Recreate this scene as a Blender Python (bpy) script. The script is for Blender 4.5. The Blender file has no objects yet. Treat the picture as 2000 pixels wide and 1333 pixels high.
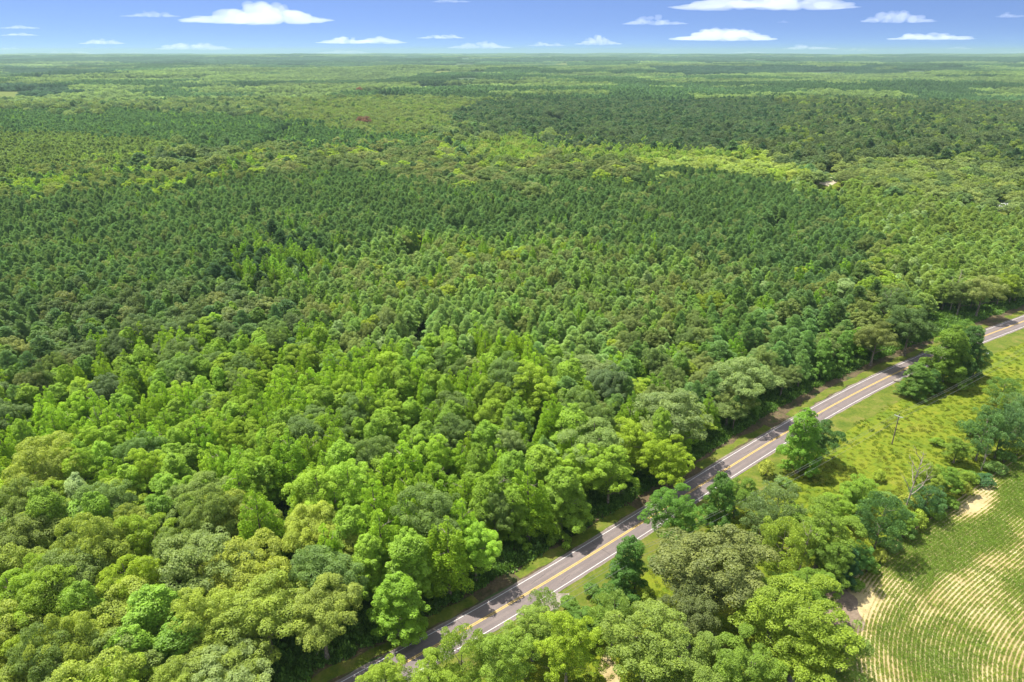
import bpy, math
import numpy as np
R_ = math.radians
C = bpy.context.scene.collection

# ------------------------------------------------------------------ camera
F, H = 1333.0, 115.0                       # focal length in photo pixels, height above the ground in metres
PITCH = math.atan((666.5 - 103.0) / F)
cam_d = bpy.data.cameras.new('camera'); cam_d.sensor_width = 36; cam_d.lens = F / 2000 * 36
cam_d.clip_start = 1; cam_d.clip_end = 200000
cam = bpy.data.objects.new('camera', cam_d); C.objects.link(cam)
cam.location = (0, 0, H); cam.rotation_euler = (math.pi / 2 - PITCH, 0, 0)
bpy.context.scene.camera = cam

# ------------------------------------------------------------------ sky and sun
SUN_EL, SUN_AZ = R_(66), math.atan2(-0.88, 0.48)      # azimuth from +Y towards +X: the sun stands left of the view
w = bpy.data.worlds.new('World'); bpy.context.scene.world = w; w.use_nodes = True
nt = w.node_tree; nt.nodes.clear()
def N(nt, t, **kw):
    n = nt.nodes.new(t)
    for k, v in kw.items():
        if k.startswith('i_'): n.inputs[k[2:].replace('_', ' ')].default_value = v
        else: setattr(n, k, v)
    return n
wo = N(nt, 'ShaderNodeOutputWorld'); bg = N(nt, 'ShaderNodeBackground'); bg.inputs['Strength'].default_value = 0.092
sky = N(nt, 'ShaderNodeTexSky', sky_type='NISHITA', sun_disc=False, sun_elevation=SUN_EL, sun_rotation=SUN_AZ,
        altitude=300, air_density=0.9, dust_density=0.0, ozone_density=3.4)
tc = N(nt, 'ShaderNodeTexCoord'); sx = N(nt, 'ShaderNodeSeparateXYZ')
ma = N(nt, 'ShaderNodeMath', operation='MULTIPLY_ADD'); ma.inputs[1].default_value = 9.0; ma.inputs[2].default_value = 0.30
mx = N(nt, 'ShaderNodeMath', operation='MAXIMUM'); mx.inputs[1].default_value = 0.0
cx = N(nt, 'ShaderNodeCombineXYZ'); nz = N(nt, 'ShaderNodeVectorMath', operation='NORMALIZE')
L = nt.links.new
L(tc.outputs['Generated'], sx.inputs[0]); L(sx.outputs[2], mx.inputs[0]); L(mx.outputs[0], ma.inputs[0])
L(sx.outputs[0], cx.inputs[0]); L(sx.outputs[1], cx.inputs[1]); L(ma.outputs[0], cx.inputs[2])
L(cx.outputs[0], nz.inputs[0]); L(nz.outputs[0], sky.inputs[0]); sm = N(nt, 'ShaderNodeVectorMath', operation='MULTIPLY'); sm.inputs[1].default_value = (1.03, .99, 1.10); L(sky.outputs[0], sm.inputs[0]); sr = N(nt, 'ShaderNodeMapRange', interpolation_type='SMOOTHSTEP'); sr.inputs['From Min'].default_value = .16; sr.inputs['From Max'].default_value = .55; sr.inputs['To Max'].default_value = .85
L(mx.outputs[0], sr.inputs['Value']); cn = N(nt, 'ShaderNodeTexNoise'); cn.inputs['Scale'].default_value = 3.0; cn.inputs['Detail'].default_value = 3; L(tc.outputs['Generated'], cn.inputs['Vector'])
cm = N(nt, 'ShaderNodeMath', operation='MULTIPLY'); cr_ = N(nt, 'ShaderNodeMapRange'); cr_.inputs['From Min'].default_value = .35; cr_.inputs['From Max'].default_value = .6; L(cn.outputs['Fac'], cr_.inputs['Value'])
L(sr.outputs[0], cm.inputs[0]); L(cr_.outputs[0], cm.inputs[1]); wm = N(nt, 'ShaderNodeMix', data_type='RGBA'); L(cm.outputs[0], wm.inputs['Factor']); L(sm.outputs[0], wm.inputs[6]); wm.inputs[7].default_value = (8.5, 8.6, 8.4, 1)  # pale cloud cover overhead, out of view, added as soft fill light
L(wm.outputs[2], bg.inputs[0]); L(bg.outputs[0], wo.inputs[0])
sd = bpy.data.lights.new('sun', 'SUN'); sd.energy = 4.6; sd.angle = R_(0.6); sd.color = (1.0, 0.945, 0.85)
sun = bpy.data.objects.new('sun', sd); C.objects.link(sun)
sun.rotation_euler = (math.pi / 2 - SUN_EL, 0, math.pi - SUN_AZ)
sc = bpy.context.scene
sc.view_settings.view_transform = 'Standard'; sc.view_settings.look = 'None'; sc.view_settings.gamma = 1
sc.view_settings.exposure = 1.33
cy = sc.cycles
cy.max_bounces = 6; cy.diffuse_bounces = 4; cy.glossy_bounces = 1; cy.transmission_bounces = 4; cy.transparent_max_bounces = 12
cy.volume_bounces = 2; cy.use_denoising = True; cy.caustics_reflective = False; cy.caustics_refractive = False
sc.render.use_persistent_data = False

# ------------------------------------------------------------------ helpers
rng = np.random.default_rng(7)
cp, sp_ = math.cos(PITCH), math.sin(PITCH)
def at(px, py, z=0.0):
    """ground point seen at a photo pixel, for a plane of height z"""
    v = py - 666.5; k = (H - z) / (F * sp_ + v * cp)
    return np.array([(px - 1000) * k, (F * cp - v * sp_) * k])
def pix(x, y, z):
    """photo pixel of world points (used to choose species and tints per stand)"""
    dz = z - H; dep = y * cp - dz * sp_; up = y * sp_ + dz * cp
    return 1000 + F * x / dep, 666.5 - F * up / dep
def vnoise(x, y, s, seed=0):
    x = np.asarray(x, float) / s; y = np.asarray(y, float) / s
    xi = np.floor(x).astype(np.int64); yi = np.floor(y).astype(np.int64); fx = x - xi; fy = y - yi
    fx = fx * fx * (3 - 2 * fx); fy = fy * fy * (3 - 2 * fy)
    def h(a, b):
        n = (a * 374761393 + b * 668265263 + seed * 974711) & 0x7fffffff
        n = ((n ^ (n >> 13)) * 1274126177) & 0x7fffffff
        return ((n ^ (n >> 16)) & 0xffff) / 65535.0
    return (h(xi, yi) * (1 - fx) + h(xi + 1, yi) * fx) * (1 - fy) + (h(xi, yi + 1) * (1 - fx) + h(xi + 1, yi + 1) * fx) * fy
def sst(a, b, v):
    t = np.clip((v - a) / (b - a), 0, 1); return t * t * (3 - 2 * t)
def height(x, y):
    r = np.hypot(x, y)
    h = sst(650, 2200, r) * ((vnoise(x, y, 900, 1) - .5) * 46 + (vnoise(x, y, 330, 2) - .5) * 24)
    h = h + sst(4000, 16000, r) * (38 + (vnoise(x, y, 3500, 3) - .5) * 70)
    return h
def inpoly(px, py, poly):
    px = np.asarray(px, float); py = np.asarray(py, float); c = np.zeros(px.shape, bool)
    n = len(poly)
    for i in range(n):
        x0, y0 = poly[i]; x1, y1 = poly[(i + 1) % n]
        if y0 == y1: continue
        c ^= ((y0 > py) != (y1 > py)) & (px < (x1 - x0) * (py - y0) / (y1 - y0) + x0)
    return c
def mesh(name, V, Fc, mats=(), attr=None, midx=None, smooth=False):
    V = np.asarray(V, np.float32); Fc = np.asarray(Fc, np.int32)
    me = bpy.data.meshes.new(name); n, k = Fc.shape
    me.vertices.add(len(V)); me.vertices.foreach_set('co', V.ravel())
    me.loops.add(n * k); me.loops.foreach_set('vertex_index', Fc.ravel())
    me.polygons.add(n); me.polygons.foreach_set('loop_start', np.arange(0, n * k, k, dtype=np.int32))
    try: me.polygons.foreach_set('loop_total', np.full(n, k, np.int32))
    except Exception: pass
    for m in mats: me.materials.append(m)
    if midx is not None: me.polygons.foreach_set('material_index', np.asarray(midx, np.int32))
    if attr is not None:
        a = me.attributes.new('v', 'FLOAT', 'FACE'); a.data.foreach_set('value', np.asarray(attr, np.float32))
    me.polygons.foreach_set('use_smooth', np.full(n, smooth, bool))
    me.update(calc_edges=True); me.validate()
    return me
def link(name, me, parent=None, **props):
    o = bpy.data.objects.new(name, me); C.objects.link(o); o.parent = parent
    for k, v in props.items(): o[k] = v
    return o
def thing(name, label, cat, loc, rz=0, sc_=(1, 1, 1), group=None):
    o = bpy.data.objects.new(name, None); C.objects.link(o); o.location = loc; o.rotation_euler = (0, 0, rz); o.scale = sc_
    o.empty_display_size = 0.5; o['label'] = label; o['category'] = cat
    if group: o['group'] = group
    return o
def tube(path, rad, sides=7, cap=True):
    path = np.asarray(path, float); n = len(path); V = []; Fc = []
    for i in range(n):
        t = path[min(i + 1, n - 1)] - path[max(i - 1, 0)]; t = t / (np.linalg.norm(t) + 1e-9)
        a = np.cross(t, [0.3, 1, 0.1]); a /= np.linalg.norm(a) + 1e-9; b = np.cross(t, a)
        for j in range(sides):
            th = 2 * math.pi * j / sides
            V.append(path[i] + rad[i] * (math.cos(th) * a + math.sin(th) * b))
    for i in range(n - 1):
        for j in range(sides):
            Fc.append((i * sides + j, i * sides + (j + 1) % sides, (i + 1) * sides + (j + 1) % sides, (i + 1) * sides + j))
    return np.array(V), np.array(Fc)
def box(x0, x1, y0, y1, z0, z1):
    V = np.array([(x, y, z) for z in (z0, z1) for y in (y0, y1) for x in (x0, x1)], float)
    return V, np.array([(0, 2, 3, 1), (4, 5, 7, 6), (0, 1, 5, 4), (2, 6, 7, 3), (0, 4, 6, 2), (1, 3, 7, 5)])
def join(parts):
    Vs, Fs, o = [], [], 0
    for V, Fc in parts: Vs.append(V); Fs.append(Fc + o); o += len(V)
    return np.concatenate(Vs), np.concatenate(Fs)

# ------------------------------------------------------------------ materials
def newmat(name):
    m = bpy.data.materials.new(name); m.use_nodes = True; m.node_tree.nodes.clear(); return m, m.node_tree
def leaf_mat(name, gloss=0.015, trans=0.46, ref=1.0):
    m, t = newmat(name); L = t.links.new
    out = N(t, 'ShaderNodeOutputMaterial')
    ti = N(t, 'ShaderNodeAttribute', attribute_type='INSTANCER', attribute_name='tint')
    va = N(t, 'ShaderNodeAttribute', attribute_type='GEOMETRY', attribute_name='v')
    mr = N(t, 'ShaderNodeMapRange'); mr.inputs['To Min'].default_value = 0.68; mr.inputs['To Max'].default_value = 1.32
    L(va.outputs['Fac'], mr.inputs['Value'])
    # tints are one-side reflectances; the two lobes below share the light, so both get about twice that
    two = N(t, 'ShaderNodeVectorMath', operation='MULTIPLY'); two.inputs[1].default_value = (2.25, 2.40, 2.2); L(ti.outputs['Color'], two.inputs[0])
    sc1 = N(t, 'ShaderNodeVectorMath', operation='SCALE'); L(two.outputs[0], sc1.inputs[0]); L(mr.outputs[0], sc1.inputs['Scale'])
    # new growth is yellower than old leaves
    hv = N(t, 'ShaderNodeVectorMath', operation='MULTIPLY'); hv.inputs[1].default_value = (1.12, 1.02, 0.8)
    L(sc1.outputs[0], hv.inputs[0])
    mixc = N(t, 'ShaderNodeMix', data_type='RGBA'); L(va.outputs['Fac'], mixc.inputs['Factor'])
    L(sc1.outputs[0], mixc.inputs[6]); L(hv.outputs[0], mixc.inputs[7])
    d = N(t, 'ShaderNodeBsdfDiffuse'); tr = N(t, 'ShaderNodeBsdfTranslucent'); g = N(t, 'ShaderNodeBsdfGlossy'); g.inputs['Roughness'].default_value = 0.5
    tcol = N(t, 'ShaderNodeVectorMath', operation='MULTIPLY'); tcol.inputs[1].default_value = (1.22, 1.14, 0.6)
    L(mixc.outputs[2], d.inputs['Color']); L(mixc.outputs[2], tcol.inputs[0]); L(tcol.outputs[0], tr.inputs['Color'])
    m1 = N(t, 'ShaderNodeMixShader'); m1.inputs[0].default_value = trans; L(d.outputs[0], m1.inputs[1]); L(tr.outputs[0], m1.inputs[2])
    m2 = N(t, 'ShaderNodeMixShader'); m2.inputs[0].default_value = gloss; L(m1.outputs[0], m2.inputs[1]); L(g.outputs[0], m2.inputs[2])
    L(m2.outputs[0], out.inputs[0]); return m
def noise_mat(name, cols, scale, rough=0.95, detail=6, bump=0.0, bscale=None, cols2=None, scale2=None, pos=None):
    """diffuse surface whose colour runs through cols by fractal noise in object space (metres)"""
    m, t = newmat(name); L = t.links.new
    out = N(t, 'ShaderNodeOutputMaterial'); b = N(t, 'ShaderNodeBsdfPrincipled'); b.inputs['Roughness'].default_value = rough
    b.inputs['Specular IOR Level'].default_value = 0.15
    tc = N(t, 'ShaderNodeTexCoord')
    def ramp(cols, scale, seed):
        mp = N(t, 'ShaderNodeMapping'); mp.inputs['Location'].default_value = (seed, seed * 2, 0); L(tc.outputs['Object'], mp.inputs[0])
        nn = N(t, 'ShaderNodeTexNoise'); nn.inputs['Scale'].default_value = 1 / scale; nn.inputs['Detail'].default_value = detail
        nn.inputs['Roughness'].default_value = 0.62
        L(mp.outputs[0], nn.inputs['Vector']); r = N(t, 'ShaderNodeValToRGB'); L(nn.outputs['Fac'], r.inputs[0])
        e = r.color_ramp.elements
        ps = pos or np.linspace(0.32, 0.68, len(cols))
        e[0].position = ps[0]; e[0].color = (*cols[0], 1); e[1].position = ps[-1]; e[1].color = (*cols[-1], 1)
        for p, c in zip(ps[1:-1], cols[1:-1]): x = e.new(p); x.color = (*c, 1)
        return r, nn
    r, nn = ramp(cols, scale, 3.1); col = r.outputs[0]
    if cols2:
        r2, _ = ramp(cols2, scale2, 11.7); mm = N(t, 'ShaderNodeMix', data_type='RGBA', blend_type='MULTIPLY'); mm.inputs['Factor'].default_value = 1
        L(col, mm.inputs[6]); L(r2.outputs[0], mm.inputs[7]); col = mm.outputs[2]
    L(col, b.inputs['Base Color'])
    if bump:
        n2 = N(t, 'ShaderNodeTexNoise'); n2.inputs['Scale'].default_value = 1 / (bscale or scale / 8); n2.inputs['Detail'].default_value = 4
        L(tc.outputs['Object'], n2.inputs['Vector']); bp = N(t, 'ShaderNodeBump'); bp.inputs['Distance'].default_value = bump
        L(n2.outputs['Fac'], bp.inputs['Height']); L(bp.outputs[0], b.inputs['Normal'])
    L(b.outputs[0], out.inputs[0]); return m
M_leaf = leaf_mat('leaf_green')
M_needle = leaf_mat('needle_green', gloss=0.012, trans=0.40)
M_bark = noise_mat('bark_grey_brown', [(.07, .055, .04), (.16, .13, .10), (.26, .23, .19)], 0.5)
M_pale = noise_mat('bark_bleached', [(.20, .165, .125), (.36, .31, .26)], 0.6)
M_floor = noise_mat('forest_floor', [(.03, .05, .018), (.05, .085, .028), (.07, .08, .04)], 6, cols2=[(.7, .7, .7), (1.2, 1.2, 1.1)], scale2=60)
M_meadow = noise_mat('meadow', [(.075, .112, .008), (.10, .134, .008), (.12, .144, .009), (.14, .146, .018)], 9, bump=0.25, bscale=0.5,
                     cols2=[(.55, .75, .6), (1, 1, 1), (1.1, 1.05, 1.0)], scale2=1.6)
M_verge = noise_mat('mown_verge', [(0.053, 0.083, 0.008), (0.090, 0.109, 0.014), (0.138, 0.125, 0.033)], 4, bump=0.1, bscale=0.4, cols2=[(.7, .8, .7), (1.1, 1.1, 1.0)], scale2=0.8)
M_litter = noise_mat('leaf_litter', [(0.030, 0.061, 0.013), (0.066, 0.058, 0.029), (0.102, 0.078, 0.045), (0.060, 0.082, 0.019)], 5, bump=0.15, bscale=0.5, cols2=[(.6, .6, .6), (1.2, 1.1, 1.1)], scale2=0.7)
M_gravel = noise_mat('pale_gravel', [(0.124, 0.105, 0.074), (0.186, 0.161, 0.130), (0.248, 0.223, 0.186)], 1.2, bump=0.05)
M_soil = noise_mat('dry_soil', [(0.264, 0.205, 0.099), (0.330, 0.271, 0.139), (0.383, 0.323, 0.185)], 8, bump=0.08, bscale=0.4, cols2=[(.8, .78, .75), (1.08, 1.06, 1.05)], scale2=0.9)
M_damp = noise_mat('damp_bare_soil', [(0.119, 0.091, 0.063), (0.168, 0.126, 0.091), (0.210, 0.168, 0.119)], 3, bump=0.08, bscale=0.4, cols2=[(.7, .7, .7), (1.1, 1.1, 1.1)], scale2=0.7)
M_white = noise_mat('white_line_paint', [(0.450, 0.450, 0.435), (0.615, 0.615, 0.600)], 0.5)
M_yellow = noise_mat('yellow_line_paint', [(.44, .29, .05), (.58, .41, .09)], 0.5)
M_asphalt = noise_mat('worn_asphalt', [(0.129, 0.105, 0.099), (0.160, 0.133, 0.122)], 7, rough=0.9, cols2=[(.88, .88, .9), (1.06, 1.06, 1.06)], scale2=0.35, bump=0.01, bscale=0.1)
M_track = noise_mat('tyre_polished_asphalt', [(0.115, 0.096, 0.091), (0.143, 0.119, 0.112)], 6, rough=0.8, cols2=[(.88, .88, .9), (1.06, 1.06, 1.06)], scale2=0.35)
M_sand = noise_mat('bare_sand', [(.27, .23, .16), (.36, .32, .24)], 6)
M_metal = noise_mat('white_sheet_roof', [(.72, .73, .75), (.82, .83, .84)], 5)
M_wall = noise_mat('cream_siding', [(.5, .48, .42), (.6, .58, .52)], 2)
M_rust = noise_mat('rusty_red', [(.18, .06, .04), (.30, .12, .08)], 1)
M_dark = noise_mat('dark_rubber', [(.02, .02, .02), (.04, .04, .04)], 1)
M_wire = noise_mat('weathered_wire', [(.10, .10, .10), (.2, .2, .2)], 1)
M_pole = noise_mat('weathered_timber', [(.12, .095, .07), (.22, .18, .14)], 0.8)
M_porc = noise_mat('grey_porcelain', [(.5, .5, .5), (.6, .6, .6)], 0.3)

# ------------------------------------------------------------------ ground (one sheet out to the horizon)
rr = np.concatenate([np.arange(0, 700, 50), 700 * (30000 / 700) ** np.linspace(0, 1, 90)])
aa = np.radians(np.linspace(-180, 180, 181))
G = np.array([(r * math.sin(a), r * math.cos(a), 0) for r in rr for a in aa]); G[:, 2] = height(G[:, 0], G[:, 1]) - 0.02
na = len(aa); gf = [(i * na + j, i * na + j + 1, (i + 1) * na + j + 1, (i + 1) * na + j) for i in range(len(rr) - 1) for j in range(na - 1)]
gf = np.array(gf)[:, ::-1]
link('ground', mesh('ground', G, gf, [M_floor], smooth=True), kind='structure')

# ------------------------------------------------------------------ road
_C = np.array([(-27.5, 98.7), (-20.4, 104.1), (3.2, 122.6), (35.1, 148.4), (51.3, 162.3), (60.0, 169.5), (86.3, 191.5), (102.3, 205.0),
               (126.2, 223.3), (151.6, 241.6), (202.2, 273.7), (238.0, 295.8)])
_p = np.polyfit(_C[:, 0], _C[:, 1], 4)
xs = np.arange(-27, 239, 3.0); ys = np.polyval(_p, xs)
d0 = np.array([math.cos(R_(38.2)), math.sin(R_(38.2))]); d1 = np.array([math.cos(R_(31.5)), math.sin(R_(31.5))])
pre = np.array([[xs[0], ys[0]] - d0 * k for k in range(150, 0, -4)]); post = np.array([[xs[-1], ys[-1]] + d1 * k for k in range(4, 220, 4)])
CL = np.concatenate([pre, np.stack([xs, ys], 1), post])
for _ in range(6): CL[1:-1] = (CL[:-2] + 2 * CL[1:-1] + CL[2:]) / 4
seg = np.r_[0, np.cumsum(np.hypot(*np.diff(CL, axis=0).T))]; S = np.arange(0, seg[-1], 2.0)
CL = np.stack([np.interp(S, seg, CL[:, 0]), np.interp(S, seg, CL[:, 1])], 1)
T = np.gradient(CL, axis=0); T /= np.linalg.norm(T, axis=1)[:, None]; NR = np.stack([T[:, 1], -T[:, 0]], 1)   # to the right of travel
def roadpt(s, off):
    return np.array([np.interp(s, S, CL[:, 0]) + np.interp(s, S, NR[:, 0]) * off, np.interp(s, S, CL[:, 1]) + np.interp(s, S, NR[:, 1]) * off])
def road_so(x, y):
    """(distance along, signed offset to the right) of points, from the centre line"""
    x = np.atleast_1d(np.asarray(x, float)); y = np.atleast_1d(np.asarray(y, float)); so = np.zeros(len(x)); oo = np.zeros(len(x))
    for a in range(0, len(x), 4000):
        dx = x[a:a + 4000, None] - CL[None, :, 0]; dy = y[a:a + 4000, None] - CL[None, :, 1]
        k = np.argmin(dx * dx + dy * dy, 1); i = np.arange(len(k))
        so[a:a + 4000] = S[k] + dx[i, k] * T[k, 0] + dy[i, k] * T[k, 1]; oo[a:a + 4000] = dx[i, k] * NR[k, 0] + dy[i, k] * NR[k, 1]
    return so, oo
def strip(o0, o1, z, s0=0, s1=1e9, n=1, zf=None, ragged=0, seed=0):
    idx = np.where((S >= s0) & (S <= s1))[0]; V = []; Fc = []
    for i in idx:
        for j in range(n + 1):
            o = o0 + (o1 - o0) * j / n
            if ragged and j in (0, n): o += (vnoise(S[i], j * 50, 3.1, seed) - .5) * ragged
            q = CL[i] + NR[i] * o; V.append((q[0], q[1], z if zf is None else zf(o)))
    for a in range(len(idx) - 1):
        for j in range(n): Fc.append((a * (n + 1) + j, a * (n + 1) + j + 1, (a + 1) * (n + 1) + j + 1, (a + 1) * (n + 1) + j))
    return np.array(V), np.array(Fc)[:, ::-1]
V, Fc = strip(-4.15, 4.15, 0, n=8, zf=lambda o: 0.12 - abs(o) * 0.012)
link('road', mesh('road', V, Fc, [M_asphalt]), kind='structure')
wt = join([strip(o - .42, o + .42, 0, n=1, zf=lambda o: 0.126 - abs(o) * 0.012) for o in (-2.6, -0.95, 0.95, 2.6)])
link('road_wheel_tracks', mesh('tracks', *wt, [M_track]), kind='structure')
cr = []
for k in range(46):
    s0 = 20 + k * 13.0 + rng.uniform(-5, 5); o = rng.uniform(-3.2, 3.0); ln = rng.uniform(2, 9) if k % 3 else 0
    if ln: P = [(s0 + ln * u, o + (vnoise(s0 + ln * u, 0, 1.3, 5) - .5) * .5) for u in np.linspace(0, 1, 8)]
    else: P = [(s0 + (vnoise(k, u * 7, 1.3, 6) - .5) * .5, -3.3 + 6.6 * u) for u in np.linspace(0, 1, 8)]
    V = np.array([(*roadpt(a + (0 if ln else d), b + (d if ln else 0)), .1295 - abs(b) * .012) for a, b in P for d in (-.035, .035)])
    cr.append((V, np.array([(2 * j, 2 * j + 1, 2 * j + 3, 2 * j + 2) for j in range(7)])))
link('sealed_cracks', mesh('cracks', *join(cr), [M_dark]), kind='structure')
link('road_edge_line', mesh('edge', *join([strip(s * 3.42 - .06, s * 3.42 + .06, 0, zf=lambda o: 0.132 - abs(o) * 0.012) for s in (-1, 1)]), [M_white]), kind='structure')
link('road_centre_line', mesh('centre', *join([strip(s * .19 - .075, s * .19 + .075, 0, zf=lambda o: 0.134 - abs(o) * 0.012) for s in (-1, 1)]), [M_yellow]), kind='structure')
link('road_shoulder', mesh('shoulder', *join([strip(-4.35, -4.0, .062, ragged=0.5, seed=1), strip(4.0, 4.3, .062, ragged=0.35, seed=2)]), [M_gravel]), kind='structure')
link('meadow', mesh('meadow', *strip(4.3, 150, 0.0, n=3), [M_meadow]), kind='structure')
link('verge', mesh('verge', *strip(4.2, 12.5, 0.03, n=2, ragged=1.5, seed=4), [M_verge]), kind='structure')
link('verge_litter', mesh('verge_litter', *strip(-17, -4.5, 0.03, n=2, ragged=1), [M_litter]), kind='structure')
link('verge_grass', mesh('verge_grass', *join([strip(-7.6, -4.7, 0.045, s0=s0, s1=s1, ragged=1.6, seed=9 + k) for k, (s0, s1) in
     enumerate([(0, 178), (190, 232), (262, 300), (312, 460), (478, 640)])]), [M_verge]), kind='structure')
def sheet(name, pts, z, mat, **kw):
    pts = np.array(pts, float); c = pts.mean(0); n = len(pts)
    V = np.vstack([np.c_[pts, np.full(n, z)], [[c[0], c[1], z]]]); hh = height(V[:, 0], V[:, 1]); V[:, 2] += hh
    Fc = np.array([(i, (i + 1) % n, n) for i in range(n)])
    a = V[Fc[0]]; 
    if np.cross(a[1] - a[0], a[2] - a[0])[2] < 0: Fc = Fc[:, ::-1]
    return link(name, mesh(name, V, Fc, [mat]), kind='structure', **kw)
def blob(cx_, cy_, rx, ry, ang=0, n=36, seed=0, amp=.25):
    q = []
    for i in range(n):
        t = 2 * math.pi * i / n; k = 1 + amp * (vnoise(math.cos(t) * 3 + 9, math.sin(t) * 3 + 9, 1, seed) - .5) * 2
        x = rx * k * math.cos(t); y = ry * k * math.sin(t); q.append((cx_ + x * math.cos(ang) - y * math.sin(ang), cy_ + x * math.sin(ang) + y * math.cos(ang)))
    return q
q = at(1052, 1180); sheet('gravel_apron', blob(q[0], q[1], 7.5, 3.2, R_(15), seed=5), .075 - .03, M_gravel)
YARD = [at(*p) for p in [(1790, 640), (1815, 618), (1850, 612), (1900, 632), (1925, 645), (1870, 662), (1800, 668)]]
sheet('lawn', YARD, .05, M_verge)
q = at(1190, 1310); sheet('sandy_path', blob(q[0], q[1], 2.0, 4, R_(5), seed=8), .05, M_soil)

# ------------------------------------------------------------------ crop field
base = np.array([(57, 70), (60, 85), (64, 100), (70, 114), (79, 126), (92, 137), (110, 148.5), (132, 163.5), (157, 180.5), (190, 201), (230, 225)], float)
bs = np.r_[0, np.cumsum(np.hypot(*np.diff(base, axis=0).T))]; ss = np.arange(0, bs[-1], 0.5)
B = np.stack([np.interp(ss, bs, base[:, 0]), np.interp(ss, bs, base[:, 1])], 1)
for _ in range(500): B[1:-1] = (B[:-2] + 2 * B[1:-1] + B[2:]) / 4
BT = np.gradient(B, axis=0); BT /= np.linalg.norm(BT, axis=1)[:, None]; BN = np.stack([BT[:, 1], -BT[:, 0]], 1)
for _ in range(2500): BN[1:-1] = (BN[:-2] + 2 * BN[1:-1] + BN[2:]) / 4
BN /= np.linalg.norm(BN, axis=1)[:, None]
ds = np.arange(0, 75, 2.5); kk = np.arange(0, len(B), 6)
V = np.array([(*(B[i] + BN[i] * d), 0.06) for i in kk for d in ds]); m_ = len(ds)
Fc = np.array([(a * m_ + j, a * m_ + j + 1, (a + 1) * m_ + j + 1, (a + 1) * m_ + j) for a in range(len(kk) - 1) for j in range(m_ - 1)])[:, ::-1]
link('field_soil', mesh('field_soil', V, Fc, [M_soil]), kind='structure')
q = at(1642, 1190); sheet('bare_field_corner', blob(q[0] - .5, q[1], 5.2, 7.5, R_(-22), seed=3), .09, M_damp)

# ------------------------------------------------------------------ foliage builders
def unit(n, r): v = r.normal(size=(n, 3)); return v / np.linalg.norm(v, axis=1)[:, None]
def leaves(cen, rad, n_per, size, aspect, r, up=0.25, wn=0.62, inner=0.12, zmin=0.3, asp_up=False, low=-0.55):
    """leaf sprays on the surfaces of overlapping clumps; returns vertices, quads and a tone per quad"""
    cen = np.asarray(cen, float); rad = np.asarray(rad, float); nc = len(cen)
    w_ = (rad.prod(1) ** (2 / 3)); w_ = w_ / w_.mean()
    cnt = np.maximum(3, (n_per * w_).astype(int)); ci = np.repeat(np.arange(nc), cnt); n = len(ci)
    d = unit(n, r); d[:, 2] = np.where(d[:, 2] < low, -d[:, 2], d[:, 2])
    p = cen[ci] + d * rad[ci] * (0.80 + 0.28 * r.random(n))[:, None]
    keep = np.ones(n, bool)
    for a in range(0, n, 2000):
        q = p[a:a + 2000]
        dd = np.linalg.norm((q[:, None] - cen[None]) / rad[None], axis=2); dd[np.arange(len(q)), ci[a:a + 2000]] = 9
        keep[a:a + 2000] = (dd.min(1) > 0.72) | (r.random(len(q)) < inner)
    keep &= p[:, 2] > zmin
    p, d, ci = p[keep], d[keep], ci[keep]; n = len(p)
    nn = d * wn + r.normal(size=(n, 3)) * (1 - wn) * .8; nn[:, 2] += up; nn /= np.linalg.norm(nn, axis=1)[:, None]
    if asp_up: t = d * .8 + np.array([0, 0, .8]) + r.normal(size=(n, 3)) * .35; t -= (t * nn).sum(1)[:, None] * nn * .5
    else: t = r.normal(size=(n, 3)); t -= (t * nn).sum(1)[:, None] * nn
    t /= np.linalg.norm(t, axis=1)[:, None] + 1e-9; b = np.cross(nn, t); b /= np.linalg.norm(b, axis=1)[:, None] + 1e-9
    s = (size * (0.65 + 0.7 * r.random(n)))[:, None]
    V = np.stack([p + t * s, p + b * s * aspect + nn * s * .18, p - t * s, p - b * s * aspect + nn * s * .18], 1).reshape(-1, 3)
    ct = r.random(nc)
    return V, np.arange(n * 4).reshape(-1, 4), np.clip(ct[ci] * .45 + r.random(n) * .55, 0, 1)
LEAF_S = {0: (.80, 1.5), 1: (1.5, 0.46), 2: (2.9, 0.115), 3: (4.6, 0.036)}      # size and count factors per level
def limbs(kind, r, Ht, Rc, hb, top):
    parts = []; lean = r.normal(size=2) * .3
    zz = np.linspace(0, top, 7); r0 = {'oak': .42, 'maple': .30, 'poplar': .26, 'pine': .2, 'willow': .18}.get(kind, .25)
    P = np.stack([lean[0] * (zz / top) ** 2 + np.sin(zz) * .06, lean[1] * (zz / top) ** 2, zz], 1)
    parts.append(tube(P, r0 * (1 - .8 * zz / top) * np.where(zz == 0, 1.5, 1), 7))
    nl = {'oak': 9, 'maple': 7, 'poplar': 6, 'pine': 5, 'willow': 10}.get(kind, 6)
    for k in range(nl):
        z0 = hb + (top - hb) * (k + .3) / nl * .85; a = k * 2.4 + r.random() * .6; ln = Rc * (.85 - .4 * k / nl) * (.8 + .3 * r.random()); up = {'oak': .45, 'pine': .15, 'willow': 1.1}.get(kind, .8)
        q = np.array([[np.interp(z0, zz, P[:, 0]) + math.cos(a) * ln * u, np.interp(z0, zz, P[:, 1]) + math.sin(a) * ln * u, z0 + ln * up * u ** .8 + .2 * math.sin(5 * u)] for u in (0, .3, .6, 1)])
        parts.append(tube(q, r0 * np.array([.45, .32, .2, .06]), 5))
        q2 = q[2] + np.array([[0, 0, 0], [math.cos(a + .8) * ln * .2, math.sin(a + .8) * ln * .2, ln * up * .25], [math.cos(a + 1) * ln * .4, math.sin(a + 1) * ln * .4, ln * up * .5]])
        parts.append(tube(q2, r0 * np.array([.18, .1, .04]), 4))
    return join(parts)
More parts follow.
